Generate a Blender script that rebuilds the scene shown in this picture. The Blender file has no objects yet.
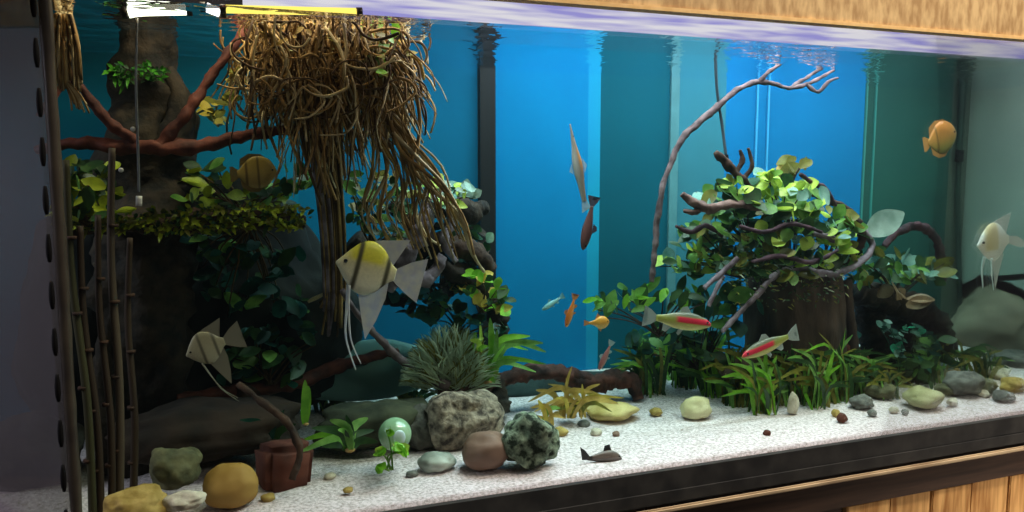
import bpy, bmesh, math, random
from mathutils import Vector, Matrix, noise
random.seed(7)
PI = math.pi
C = bpy.context.scene.collection
scene = bpy.context.scene

# ------------------------------------------------------------------ camera
F = 800.0
CAM = Vector((0.0, -0.844, 1.175))
yaw = math.radians(20.7); pit = math.radians(6.28)
FWD = Vector((math.sin(yaw) * math.cos(pit), math.cos(yaw) * math.cos(pit), -math.sin(pit)))
RGT = Vector((math.cos(yaw), -math.sin(yaw), 0))
UP = RGT.cross(FWD)
cd = bpy.data.cameras.new('camera'); cam = bpy.data.objects.new('camera', cd); C.objects.link(cam)
cam.location = CAM
cam.rotation_euler = FWD.to_track_quat('-Z', 'Y').to_euler()
cd.sensor_width = 36; cd.lens = F / 1024 * 36; cd.clip_start = 0.02
scene.camera = cam

def W(px, py, Y):
    "the point of the tank at depth Y behind the front glass that sits at this place of the photo"
    d = FWD + RGT * ((px - 512) / F) + UP * ((256 - py) / F)
    return CAM + d * ((Y - CAM.y) / d.y)
def S(px, Y, py=256):
    return (W(px, py, Y) - CAM).dot(FWD) / F      # metres per photo pixel there

SAND = W(1024, 412, 0).z
WATER = W(1024, 59, 0).z
HOODZ = W(1024, 43.5, 0).z
TD = 0.392                         # inner depth of the tank
XR = W(958, 300, TD).x             # right end
LC = W(58, 300, 0).x               # front left corner (slanted end pane)
LB = LC - 0.25                     # back left corner
XF = XR + 0.0

# ------------------------------------------------------------------ materials
def lin(c):
    if isinstance(c, str):
        c = [int(c[i:i + 2], 16) / 255 for i in (0, 2, 4)]
    return tuple((x / 12.92 if x <= .04045 else ((x + .055) / 1.055) ** 2.4) for x in c)
MC = {}
def mat(name, c1, c2=None, scale=40, rough=.6, bump=0., detail=4, spec=.3, stretch=None, alpha=None, sss=False, trans=0, lo=.35, hi=.65, bscale=None):
    m = bpy.data.materials.new(name); m.use_nodes = True
    nt = m.node_tree; N = nt.nodes; b = N['Principled BSDF']
    b.inputs['Roughness'].default_value = rough
    b.inputs['Specular IOR Level'].default_value = spec
    b.inputs['Base Color'].default_value = (*lin(c1), 1)
    tc = N.new('ShaderNodeTexCoord'); mp = N.new('ShaderNodeMapping'); nt.links.new(tc.outputs['Object'], mp.inputs[0])
    if stretch: mp.inputs['Scale'].default_value = stretch
    if c2 is not None or bump:
        nz = N.new('ShaderNodeTexNoise'); nz.inputs['Scale'].default_value = scale; nz.inputs['Detail'].default_value = detail
        nt.links.new(mp.outputs[0], nz.inputs['Vector'])
    if c2 is not None:
        r = N.new('ShaderNodeValToRGB'); e = r.color_ramp.elements
        e[0].position = lo; e[1].position = hi
        e[0].color = (*lin(c1), 1); e[1].color = (*lin(c2), 1)
        nt.links.new(nz.outputs['Fac'], r.inputs[0]); nt.links.new(r.outputs[0], b.inputs['Base Color'])
    if bump:
        bn = N.new('ShaderNodeBump'); bn.inputs['Strength'].default_value = bump; bn.inputs['Distance'].default_value = .01
        nt.links.new(nz.outputs['Fac'], bn.inputs['Height']); nt.links.new(bn.outputs[0], b.inputs['Normal'])
    if alpha is not None: b.inputs['Alpha'].default_value = alpha
    if trans:
        t = N.new('ShaderNodeBsdfTranslucent'); mx = N.new('ShaderNodeMixShader'); mx.inputs[0].default_value = trans
        src = b.inputs['Base Color']
        if src.is_linked: nt.links.new(src.links[0].from_socket, t.inputs[0])
        else: t.inputs[0].default_value = src.default_value
        nt.links.new(b.outputs[0], mx.inputs[1]); nt.links.new(t.outputs[0], mx.inputs[2])
        nt.links.new(mx.outputs[0], N['Material Output'].inputs[0])
    return m

def emit(name, col, s):
    m = bpy.data.materials.new(name); m.use_nodes = True
    nt = m.node_tree; nt.nodes.clear()
    e = nt.nodes.new('ShaderNodeEmission'); o = nt.nodes.new('ShaderNodeOutputMaterial')
    e.inputs[0].default_value = (*lin(col), 1); e.inputs[1].default_value = s
    nt.links.new(e.outputs[0], o.inputs[0]); return m

def glass(name, film=0., filmcol='808080', refl=1.0, tint='ffffff'):
    "a clear pane: what it does not mirror it lets through; optionally a grey film that paints reflected room light"
    m = bpy.data.materials.new(name); m.use_nodes = True
    nt = m.node_tree; nt.nodes.clear(); N = nt.nodes
    o = N.new('ShaderNodeOutputMaterial'); fr = N.new('ShaderNodeFresnel'); fr.inputs[0].default_value = 1.3
    ge = N.new('ShaderNodeNewGeometry')
    t = N.new('ShaderNodeBsdfTransparent'); t.inputs[0].default_value = (*lin(tint), 1)
    g = N.new('ShaderNodeBsdfGlossy'); g.inputs['Roughness'].default_value = .02
    mx = N.new('ShaderNodeMixShader'); ml = N.new('ShaderNodeMath'); ml.operation = 'MULTIPLY'; ml.inputs[1].default_value = refl
    lw = N.new('ShaderNodeLayerWeight'); lw.inputs[0].default_value = .25
    nt.links.new(lw.outputs['Fresnel'], ml.inputs[0]); nt.links.new(ml.outputs[0], mx.inputs[0])
    nt.links.new(t.outputs[0], mx.inputs[1]); nt.links.new(g.outputs[0], mx.inputs[2])
    last = mx
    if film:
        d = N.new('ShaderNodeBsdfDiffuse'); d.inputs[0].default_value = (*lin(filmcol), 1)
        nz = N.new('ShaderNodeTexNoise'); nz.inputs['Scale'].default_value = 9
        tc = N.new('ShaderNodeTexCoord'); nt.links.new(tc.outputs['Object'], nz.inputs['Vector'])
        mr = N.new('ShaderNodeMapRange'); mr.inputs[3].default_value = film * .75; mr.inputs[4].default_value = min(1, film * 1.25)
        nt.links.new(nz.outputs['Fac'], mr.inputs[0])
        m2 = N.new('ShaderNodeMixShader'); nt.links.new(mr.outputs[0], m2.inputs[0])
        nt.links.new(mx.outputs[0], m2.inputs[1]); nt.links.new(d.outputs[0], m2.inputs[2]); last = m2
    nt.links.new(last.outputs[0], o.inputs[0])
    return m

M = {}
M['wood_hood'] = mat('pale plywood', 'a8865a', 'd4b582', scale=110, rough=.7, stretch=(1, .9, .35), lo=.36, hi=.64, detail=8)
M['wood_edge'] = mat('plywood edge', 'dcb475', 'e8c488', scale=80, rough=.7)
M['wood_plank'] = mat('orange plank wood', '9c6a34', 'dcae6e', scale=70, rough=.65, stretch=(1.2, 1.2, .12), lo=.36, hi=.62, detail=8)
M['dark_board'] = mat('dark brown board', '2c201a', '463429', scale=60, rough=.6, stretch=(.1, 1, 1.5))
M['lip'] = mat('worn pale edging', 'a08a6e', 'c8b392', scale=50, rough=.6, stretch=(.2, 1, 1))
M['black'] = mat('black plastic frame', '232425', '363635', scale=30, rough=.5, spec=.3)
M['silicone'] = mat('black silicone', '060607', rough=.8, spec=.1)
M['glass'] = glass('clear glass', refl=.5)
M['end_glass'] = glass('end glass with painted reflection', film=.24, filmcol='5a5656', refl=.5)  # grey film stands for room light reflected in the pane
M['grey_end'] = mat('grey green end panel', '80887e', '909a8e', scale=5, rough=.5)
M['sand'] = mat('white sand', 'a3938f', 'dfcfd2', scale=260, rough=.9, bump=.25, detail=3, lo=.3, hi=.6)
M['concrete'] = mat('grey floor', '55524e', '6a6762', scale=8, rough=.8)
M['paint'] = mat('grey wall paint', '4b4b50', '55555a', scale=3, rough=.9)
M['inner'] = mat('hood inside', '3a3a40', rough=.8)
def blue(n, a, b): return mat(n, a, b, scale=4, rough=.8, spec=.04, stretch=(1, 1, .4))

def water_mat():
    m = bpy.data.materials.new('tank water'); m.use_nodes = True
    nt = m.node_tree; nt.nodes.clear(); N = nt.nodes
    o = N.new('ShaderNodeOutputMaterial')
    t = N.new('ShaderNodeBsdfTransparent'); g = N.new('ShaderNodeBsdfGlossy'); g.inputs['Roughness'].default_value = .03
    g.inputs[0].default_value = (.9, .95, 1, 1)
    lw = N.new('ShaderNodeLayerWeight'); mr = N.new('ShaderNodeMapRange'); mr.inputs[1].default_value = .45; mr.inputs[2].default_value = .75; mr.inputs[4].default_value = .93
    lw.inputs[0].default_value = .5
    nt.links.new(lw.outputs['Facing'], mr.inputs[0])
    ge = N.new('ShaderNodeNewGeometry'); sp = N.new('ShaderNodeSeparateXYZ'); ab = N.new('ShaderNodeMath'); ab.operation = 'ABSOLUTE'
    gt = N.new('ShaderNodeMath'); gt.operation = 'GREATER_THAN'; gt.inputs[1].default_value = .7
    nt.links.new(ge.outputs['True Normal'], sp.inputs[0]); nt.links.new(sp.outputs[2], ab.inputs[0]); nt.links.new(ab.outputs[0], gt.inputs[0])
    ml = N.new('ShaderNodeMath'); ml.operation = 'MULTIPLY'; nt.links.new(mr.outputs[0], ml.inputs[0]); nt.links.new(gt.outputs[0], ml.inputs[1])
    mx = N.new('ShaderNodeMixShader'); nt.links.new(ml.outputs[0], mx.inputs[0]); nt.links.new(t.outputs[0], mx.inputs[1]); nt.links.new(g.outputs[0], mx.inputs[2])
    nt.links.new(mx.outputs[0], o.inputs[0])
    nz = N.new('ShaderNodeTexNoise'); nz.inputs['Scale'].default_value = 28; tc = N.new('ShaderNodeTexCoord'); nt.links.new(tc.outputs['Object'], nz.inputs['Vector'])
    bn = N.new('ShaderNodeBump'); bn.inputs['Strength'].default_value = .5; bn.inputs['Distance'].default_value = .012
    nt.links.new(nz.outputs['Fac'], bn.inputs['Height']); nt.links.new(bn.outputs[0], g.inputs['Normal'])
    va = N.new('ShaderNodeVolumeAbsorption'); va.inputs[0].default_value = (.5, .96, .8, 1); va.inputs[1].default_value = 1.3
    vs_ = N.new('ShaderNodeVolumeScatter'); vs_.inputs[0].default_value = (.6, .85, .9, 1); vs_.inputs[1].default_value = .025; vs_.inputs['Anisotropy'].default_value = .3
    ad = N.new('ShaderNodeAddShader'); nt.links.new(va.outputs[0], ad.inputs[0]); nt.links.new(vs_.outputs[0], ad.inputs[1])
    nt.links.new(ad.outputs[0], o.inputs['Volume'])
    return m

# ------------------------------------------------------------------ helpers
def obj(name, bm, mats, parent=None, smooth=True):
    me = bpy.data.meshes.new(name); bmesh.ops.recalc_face_normals(bm, faces=bm.faces[:]) if bm.faces else None
    bm.to_mesh(me); bm.free()
    for m in (mats if isinstance(mats, (list, tuple)) else [mats]): me.materials.append(m)
    if smooth:
        for p in me.polygons: p.use_smooth = True
    o = bpy.data.objects.new(name, me); C.objects.link(o)
    if parent: o.parent = parent
    return o
def tag(o, label=None, cat=None, group=None, kind=None):
    if label: o['label'] = label
    if cat: o['category'] = cat
    if group: o['group'] = group
    if kind: o['kind'] = kind
    return o
def thing(name, label, cat, loc=(0, 0, 0), group=None):
    o = bpy.data.objects.new(name, None); C.objects.link(o); o.location = loc; o.empty_display_size = .02
    return tag(o, label, cat, group)
class Local:
    "mesh builder whose points are given in world space and stored relative to an origin"
    pass
def shift(bm, loc):
    bmesh.ops.translate(bm, verts=bm.verts[:], vec=-Vector(loc)); return bm
def prism(bm, poly, z0, z1, mi=0):
    a = [bm.verts.new((x, y, z0)) for x, y in poly]; b = [bm.verts.new((x, y, z1)) for x, y in poly]
    n = len(poly); fs = [bm.faces.new(a[::-1]), bm.faces.new(b)]
    for i in range(n): fs.append(bm.faces.new((a[i], a[(i + 1) % n], b[(i + 1) % n], b[i])))
    for f in fs: f.material_index = mi
def box(bm, x0, x1, y0, y1, z0, z1, mi=0):
    prism(bm, [(x0, y0), (x1, y0), (x1, y1), (x0, y1)], z0, z1, mi)
def boxo(name, x0, x1, y0, y1, z0, z1, m, parent=None, bev=0):
    bm = bmesh.new(); box(bm, x0, x1, y0, y1, z0, z1)
    if bev: bmesh.ops.bevel(bm, geom=bm.edges[:], offset=bev, segments=2, affect='EDGES')
    return obj(name, bm, m, parent, smooth=False)
def catmull(pts, sub=5):
    P = [Vector(p) for p in pts]; out = []
    if len(P) < 3:
        return [P[0].lerp(P[-1], i / sub) for i in range(sub + 1)]
    for i in range(len(P) - 1):
        p0 = P[max(i - 1, 0)]; p1 = P[i]; p2 = P[i + 1]; p3 = P[min(i + 2, len(P) - 1)]
        for k in range(sub):
            t = k / sub
            out.append(.5 * ((2 * p1) + (p2 - p0) * t + (2 * p0 - 5 * p1 + 4 * p2 - p3) * t * t + (3 * p1 - p0 - 3 * p2 + p3) * t ** 3))
    out.append(P[-1]); return out
def tube(bm, pts, r0, r1=None, sub=5, seg=8, gnarl=0., mi=0, rs=None, freq=60):
    "a swept tube; radii run from r0 to r1 or follow the list rs given per control point"
    path = catmull(pts, sub); n = len(path); r1 = r0 if r1 is None else r1
    rings = []; ref = Vector((.31, .77, .55)).normalized()
    for i, p in enumerate(path):
        t = i / (n - 1)
        tan = (path[min(i + 1, n - 1)] - path[max(i - 1, 0)]).normalized()
        a = tan.cross(ref)
        if a.length < .05: a = tan.cross(Vector((1, 0, 0)))
        a.normalize(); b = tan.cross(a).normalized(); ref = b.cross(tan).normalized() if False else ref
        if rs:
            q = t * (len(rs) - 1); k = min(int(q), len(rs) - 2); r = rs[k] * (1 - (q - k)) + rs[k + 1] * (q - k)
        else: r = r0 + (r1 - r0) * t
        ring = []
        for s in range(seg):
            an = 2 * PI * s / seg; d = a * math.cos(an) + b * math.sin(an)
            rr = r
            if gnarl: rr *= 1 + gnarl * (noise.noise((p + d * r) * freq) + .5 * noise.noise((p + d * r) * freq * 2.7))
            ring.append(bm.verts.new(p + d * rr))
        rings.append(ring)
    fs = []
    for i in range(n - 1):
        for s in range(seg):
            fs.append(bm.faces.new((rings[i][s], rings[i][(s + 1) % seg], rings[i + 1][(s + 1) % seg], rings[i + 1][s])))
    fs.append(bm.faces.new(rings[0][::-1])); fs.append(bm.faces.new(rings[-1]))
    for f in fs: f.material_index = mi
def pxpath(pts, Y=None):
    return [W(p[0], p[1], p[2] if len(p) > 2 else Y) for p in pts]
def pxtube(bm, pts, Y, rpx, rpx1=None, **k):
    s = S(pts[0][0], pts[0][2] if len(pts[0]) > 2 else Y); w = pxpath(pts, Y)
    if 'rs' in k: k['rs'] = [r * s for r in k['rs']]
    tube(bm, w, rpx * s, (rpx if rpx1 is None else rpx1) * s, **k)
def leaf(bm, base, d, up, L, wd, mi=0, droop=.3, fold=.2, n=6, sharp=1., stalk=0):
    d = Vector(d).normalized(); up = Vector(up); side = d.cross(up)
    if side.length < 1e-3: side = d.cross(Vector((1, 0, 0)))
    side.normalize(); nrm = side.cross(d).normalized(); rows = []
    for i in range(n + 1):
        t = i / n
        w = wd * .5 * max(.03, math.sin(PI * min(1, (t * .93 + .05)) ** sharp) ** .85)
        c = base + d * L * t - Vector((0, 0, 1)) * droop * L * t * t
        rows.append([bm.verts.new(c - side * w), bm.verts.new(c - nrm * fold * w), bm.verts.new(c + side * w)])
    for i in range(n):
        for k in (0, 1):
            f = bm.faces.new((rows[i][k], rows[i][k + 1], rows[i + 1][k + 1], rows[i + 1][k])); f.material_index = mi
def blade(bm, pts, wd, mi=0, sub=4, face=None, fold=.15):
    "a long leaf along a path"
    path = catmull(pts, sub); n = len(path) - 1; rows = []
    face = Vector(face or (-.25, -1, .2)).normalized()
    for i, p in enumerate(path):
        t = i / n; tan = (path[min(i + 1, n)] - path[max(i - 1, 0)]).normalized()
        side = tan.cross(face)
        if side.length < .05: side = tan.cross(Vector((0, 0, 1)))
        side.normalize(); w = wd * .5 * (max(.05, math.sin(PI * (.12 + .86 * t))) ** .7)
        nr = side.cross(tan)
        rows.append([bm.verts.new(p - side * w), bm.verts.new(p - nr * w * fold), bm.verts.new(p + side * w)])
    for i in range(n):
        for k in (0, 1):
            f = bm.faces.new((rows[i][k], rows[i][k + 1], rows[i + 1][k + 1], rows[i + 1][k])); f.material_index = mi
def rnd(a, b): return random.uniform(a, b)
def rock(name, px, py, wpx, hpx, m, label, Y=None, group=None, seed=0, dep=.8, rough=.18, cat='rock', flat=.0, sub=4):
    "a stone whose outline is centred on this place of the photo and that lies in the sand"
    if Y is None: Y = ground_y(px, py + hpx * .46)
    s = S(px, Y, py); c = W(px, py, Y); rx, rz, ry = wpx * s / 2, hpx * s / 2, wpx * s / 2 * dep
    bm = bmesh.new(); bmesh.ops.create_icosphere(bm, subdivisions=sub, radius=1)
    o = Vector((seed * 3.1, seed * 1.7, seed))
    for v in bm.verts:
        d = v.co.normalized()
        k = 1 + rough * noise.noise(d * 1.3 + o) * 1.6 + rough * .6 * noise.noise(d * 3.1 + o) + rough * .3 * noise.noise(d * 8 + o)
        p = d * k
        p.z = max(p.z, -.8)
        q = Vector((p.x * rx, p.y * ry, p.z * rz)) + c
        q.y = min(max(q.y, .004), TD - .004)
        q.x = min(max(q.x, LC + (LB - LC) * q.y / TD + .006), XR - .004)
        v.co = q - c
    o = obj(name, bm, m); o.location = c
    return tag(o, label, cat, group)
def sand_z(x, y):
    return SAND + .002 + .02 * max(0, y / TD) ** 1.5 + .005 * noise.noise(Vector((x * 9, y * 9, 0))) * min(1, y / .05)
def ground_y(px, py):
    d = FWD + RGT * ((px - 512) / F) + UP * ((256 - py) / F)
    t = (SAND + .002 - CAM.z) / d.z
    return min(max((CAM + d * t).y * .97, .025), TD - .04)

# ------------------------------------------------------------------ setting: room
def struct(o): return tag(o, kind='structure')
struct(boxo('floor', -2.5, 4, -3.2, 1.6, -.1, 0, M['concrete']))
struct(boxo('wall_back', -2.5, 4, TD + .25, TD + .35, 0, 2.6, M['paint']))
struct(boxo('wall_left', -2.6, -2.5, -3.2, 1.6, 0, 2.6, M['paint']))
struct(boxo('wall_right', 4, 4.1, -3.2, 1.6, 0, 2.6, M['paint']))
struct(boxo('ceiling', -2.5, 4, -3.2, 1.6, 2.6, 2.7, M['paint']))

# ------------------------------------------------------------------ stand
BOT = W(1024, 441, -.012).z; LIP = W(1024, 445, -.03).z; BRD = W(1024, 472, -.012).z
st = thing('aquarium_stand', 'wooden stand with orange plank front and dark brown top board under the aquarium', 'stand', (.6, .2, 0))
def rel(o, root): o.location = -Vector(root.location); return o
def pbox(name, x0, x1, y0, y1, z0, z1, m, root, bev=0):
    o = boxo(name, x0, x1, y0, y1, z0, z1, m, root, bev); return rel(o, root)
XA, XB = LC - .3, XR + .04
pbox('top_board', XA, XB, -.016, TD + .05, BRD, BOT - .006, M['dark_board'], st)
pbox('edging_strip', XA, XB, -.022, -.0165, BOT - .011, BOT - .004, M['lip'], st, .002)
xd = W(846, 508, -.012).x
n = 9; w = (XB - xd) / n
for i in range(n):
    pbox('front_plank', xd + i * w + .001, xd + (i + 1) * w - .001, -.014 + .002 * (i % 2), .004, .06, BRD - .0005, M['wood_plank'], st, .0015)
pbox('door_post', xd - .09, xd - .001, -.006, .02, .06, BRD, M['dark_board'], st)
n = 7; w = (xd - .09 - XA) / n
for i in range(n):
    pbox('front_plank', XA + i * w + .001, XA + (i + 1) * w - .001, -.014, .004, .06, BRD - .0005, M['wood_plank'], st, .0015)
pbox('side_panel', XA, XA + .018, .005, TD + .05, .06, BRD, M['wood_plank'], st)
pbox('side_panel', XB - .018, XB, .005, TD + .05, .06, BRD, M['wood_plank'], st)
pbox('plinth', XA + .02, XB - .02, .02, TD + .03, 0, .06, M['dark_board'], st)

# ------------------------------------------------------------------ aquarium
aq = thing('aquarium', 'long glass aquarium with black bottom frame and blue back panels', 'aquarium', (.6, .2, BOT))
def aprism(name, poly, z0, z1, m, label=None, smooth=False):
    bm = bmesh.new(); prism(bm, poly, z0, z1); o = obj(name, bm, m, aq, smooth=smooth); rel(o, aq)
    if label: o['label'] = label
    return o
TOPG = HOODZ + .02
inner = [(LC, 0), (XR, 0), (XR, TD), (LB, TD)]
aprism('front_pane', [(LC, -.006), (XR + .006, -.006), (XR + .006, -.0005), (LC, -.0005)], SAND - .04, TOPG, M['glass'])
dv = Vector((LB - LC, TD)).normalized(); nv = Vector((-dv.y, dv.x)) * .006
if nv.x > 0: nv = -nv
aprism('end_pane', [(LC - .0005, 0), (LB - .0005, TD), (LB + nv.x, TD + nv.y), (LC + nv.x, nv.y)], SAND - .04, TOPG, M['end_glass'], 'slanted end pane with painted grey reflection')
aprism('end_pane', [(XR + .0005, 0), (XR + .006, 0), (XR + .006, TD), (XR + .0005, TD)], SAND - .04, TOPG, M['grey_end'], 'grey green end panel')
aprism('bottom_pane', [(LC, 0), (XR, 0), (XR, TD), (LB, TD)], SAND - .046, SAND - .04, M['black'])
# bottom frame
bm = bmesh.new()
box(bm, LC - .012, XR + .012, -.014, -.0065, BOT, SAND)
box(bm, XR + .0065, XR + .014, -.014, TD + .012, BOT, SAND)
box(bm, LB - .012, XR + .012, TD + .006, TD + .014, BOT, SAND)
n2 = Vector((-dv.y, dv.x)); n2 = n2 if n2.x < 0 else -n2
p0 = Vector((LC, -.014)) + n2 * .0065; p1 = Vector((LB, TD)) + n2 * .0065
prism(bm, [tuple(p0), tuple(p1), tuple(p1 + n2 * .008), tuple(p0 + n2 * .008)], BOT, SAND)
box(bm, LC - .012, XR + .012, -.0165, -.014, BOT, BOT + (SAND - BOT) * .36)
rel(obj('bottom_frame', bm, M['black'], aq, smooth=False), aq)
# silicone seam with its bead of dark gaps
bm = bmesh.new()
tube(bm, [Vector((LC + .004, .004, SAND - .03)), Vector((LC + .004, .004, (SAND + TOPG) / 2)), Vector((LC + .004, .004, TOPG))], .0055, sub=20, seg=8, gnarl=.25, freq=35)
rel(obj('silicone_seam', bm, mat('grey silicone', '3c3630', '4e473c', scale=30, rough=.4), aq), aq)
zz = SAND - .02
while zz < TOPG:
    bm = bmesh.new(); tube(bm, [Vector((LC - .0035, -.0075, zz)), Vector((LC - .0035, -.0085, zz + .011)), Vector((LC - .0035, -.0075, zz + .026))], .001, .001, rs=[.0014, .0026, .0026, .0014], sub=4, seg=8)
    rel(obj('silicone_bead', bm, M['silicone'], aq), aq); zz += .044
# back panels
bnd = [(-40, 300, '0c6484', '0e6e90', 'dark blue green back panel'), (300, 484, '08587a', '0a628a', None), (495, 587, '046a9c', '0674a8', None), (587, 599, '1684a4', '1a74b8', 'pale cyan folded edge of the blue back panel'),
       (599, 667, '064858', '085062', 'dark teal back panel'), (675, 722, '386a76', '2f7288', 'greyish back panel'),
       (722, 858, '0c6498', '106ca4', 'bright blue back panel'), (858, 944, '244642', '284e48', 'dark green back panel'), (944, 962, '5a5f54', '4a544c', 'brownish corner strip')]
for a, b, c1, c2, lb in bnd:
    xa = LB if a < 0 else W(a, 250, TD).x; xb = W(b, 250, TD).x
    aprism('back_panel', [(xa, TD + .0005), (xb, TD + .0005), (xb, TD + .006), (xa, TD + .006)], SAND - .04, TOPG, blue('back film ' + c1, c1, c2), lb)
xa, xb = W(480.5, 250, TD - .012).x, W(495.5, 250, TD - .012).x
aprism('back_post', [(xa, TD - .014), (xb, TD - .014), (xb, TD), (xa, TD)], SAND - .02, WATER + .004, mat('black post', '060608', '0e0c0f', scale=20, rough=.5), 'black upright post')
aprism('seam_and_reflection_strip', [(W(667, 250, TD).x, TD - .004), (W(675, 250, TD).x, TD - .004), (W(675, 250, TD).x, TD + .006), (W(667, 250, TD).x, TD + .006)], SAND - .03, TOPG, mat('frosted strip', '527e86', '4a747c', rough=.4), 'pale frosted strip')
sg = mat('painted reflection streak', '3a92c4', rough=.3)  # thin strips paint the reflection streaks of the front glass
sg2 = mat('painted reflection streak on green', '35746f', rough=.3)
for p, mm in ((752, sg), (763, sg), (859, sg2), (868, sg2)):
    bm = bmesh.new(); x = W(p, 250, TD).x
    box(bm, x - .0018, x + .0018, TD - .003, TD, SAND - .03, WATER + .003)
    rel(obj('seam_and_reflection_strip', bm, mm, aq, False), aq)['label'] = 'thin painted reflection streak'

# sand bed
bm = bmesh.new(); nx, ny = 130, 40; g = []
for i in range(nx + 1):
    col = []
    for j in range(ny + 1):
        y = .0005 + (TD - .001) * j / ny
        xl = LC + (LB - LC) * y / TD + .0005
        x = xl + .001 + (XR - .002 - xl) * i / nx
        col.append(bm.verts.new((x, y, sand_z(x, y))))
    g.append(col)
for i in range(nx):
    for j in range(ny): bm.faces.new((g[i][j], g[i + 1][j], g[i + 1][j + 1], g[i][j + 1]))
ed = [e for e in bm.edges if e.is_boundary]
r = bmesh.ops.extrude_edge_only(bm, edges=ed)
for v in r['geom']:
    if isinstance(v, bmesh.types.BMVert): v.co.z = SAND - .039
tag(obj('sand_bed', bm, M['sand']), 'pale sand covering the bottom of the aquarium', 'sand', kind='stuff')

# water
bm = bmesh.new(); prism(bm, [(LC + .001, .0002), (XR - .0002, .0002), (XR - .0002, TD + .0002), (LB + .001, TD + .0002)], SAND - .005, WATER)
tag(obj('water', bm, water_mat(), smooth=False), 'clear bluish water filling the aquarium', 'water', kind='stuff')

# ------------------------------------------------------------------ hood and lamps
hd = thing('wooden_hood', 'pale plywood hood lying over the top of the aquarium', 'hood', (.6, .2, HOODZ))
HT = HOODZ + .30
def hbox(name, *a, m=None, bev=0):
    return rel(boxo(name, *a, m, hd, bev), hd)
hbox('front_board', XA, XB, -.024, -.0085, HOODZ + .004, HT, m=M['wood_hood'])
hbox('bottom_edge', XA, XB, -.026, -.0085, HOODZ, HOODZ + .0045, m=M['wood_edge'])['label'] = 'lighter bottom edge of the plywood'
hbox('back_board', XA, XB, TD + .02, TD + .034, HOODZ, HT, m=M['inner'])
hbox('side_board', XA, XA + .014, -.008, TD + .02, HOODZ, HT, m=M['wood_hood'])
hbox('side_board', XB - .014, XB, -.008, TD + .02, HOODZ, HT, m=M['wood_hood'])
hbox('top_board', XA, XB, -.024, TD + .034, HT, HT + .014, m=M['wood_hood'])

# LED strip seen in the gap over the water
xs = W(243, 8, .03).x
lb = thing('light_strip', 'lavender white light strip glowing under the hood along the water surface', 'light', (xs, .03, WATER))
o = boxo('diffuser', xs, XR - .01, .028, .034, WATER + .001, HOODZ + .05, None, lb); o.data.materials.clear()
def strip_mat():
    m = emit('led strip', 'd0ccff', .75); nt = m.node_tree; N = nt.nodes
    tc = N.new('ShaderNodeTexCoord'); mp = N.new('ShaderNodeMapping'); mp.inputs['Scale'].default_value = (3, 1, 40)
    nz = N.new('ShaderNodeTexNoise'); nz.inputs['Scale'].default_value = 3
    r = N.new('ShaderNodeValToRGB'); r.color_ramp.elements[0].color = (.4, .38, .84, 1); r.color_ramp.elements[1].color = (.95, .93, 1, 1)
    r.color_ramp.elements[0].position = .35; r.color_ramp.elements[1].position = .6
    nt.links.new(tc.outputs['Object'], mp.inputs[0]); nt.links.new(mp.outputs[0], nz.inputs['Vector']); nt.links.new(nz.outputs['Fac'], r.inputs[0])
    nt.links.new(r.outputs[0], N['Emission'].inputs[0]); return m
o.data.materials.append(strip_mat()); rel(o, lb)
o = boxo('housing', xs, XR - .01, .034, .05, WATER + .02, HOODZ + .055, M['black'], lb); rel(o, lb)

def lamp_tube(name, label, pts, Y, rpx, m, cap_m):
    t = thing(name, label, 'lamp', W(pts[0][0], pts[0][1], Y))
    bm = bmesh.new(); pxtube(bm, pts, Y, rpx, sub=6, seg=14); shift(bm, t.location); obj('glowing_tube', bm, m, t)
    for q, e in ((pts[0], -1), (pts[-1], 1)):
        bm = bmesh.new(); pxtube(bm, [(q[0] + e * .5, q[1]), (q[0] + e * 6, q[1])], Y, rpx * 1.1, sub=2, seg=14); shift(bm, t.location); obj('end_cap', bm, cap_m, t)
    return t
lamp_tube('fluorescent_lamp', 'long yellow glowing tube under the hood above the root mass', [(226, 9), (290, 10.5), (356, 12)], .022, 4, emit('yellow tube', 'ffe96a', 1.3), M['black'])
lamp_tube('fluorescent_lamp', 'short white glowing tube under the hood above the dark trunk', [(128, 12.5), (143, 10.5), (186, 9.5)], .06, 5.5, emit('white tube', 'fffbe0', 2.5), M['black'])
lamp_tube('fluorescent_lamp', 'stubby white lamp under the hood beside the end of the yellow tube', [(206, 7), (212, 9.5), (220, 12.5)], .04, 4.5, emit('white stub', 'ffffff', 2.5), M['black'])

def area(name, x0, x1, y, z, w, e, col, tilt=0):
    l = bpy.data.lights.new(name, 'AREA'); l.shape = 'RECTANGLE'; l.size = x1 - x0; l.size_y = w; l.energy = e; l.color = lin(col)
    o = bpy.data.objects.new(name, l); C.objects.link(o); o.location = ((x0 + x1) / 2, y, z); o.rotation_euler = (tilt, 0, 0); return o
LZ = HOODZ + .12
area('lamp_front', .26, XR - .05, .09, LZ, .04, 6.5, 'f4f0ff')
area('lamp_middle', .25, XR - .15, .20, LZ, .05, 4, 'f0f4ff')
area('lamp_back', W(470, 100, TD).x, W(850, 100, TD).x, .30, LZ, .04, 2.2, 'cfe6ff', tilt=.25)
area('lamp_left', -.05, .2, .08, LZ, .03, 1.3, 'ffeecc')
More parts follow.
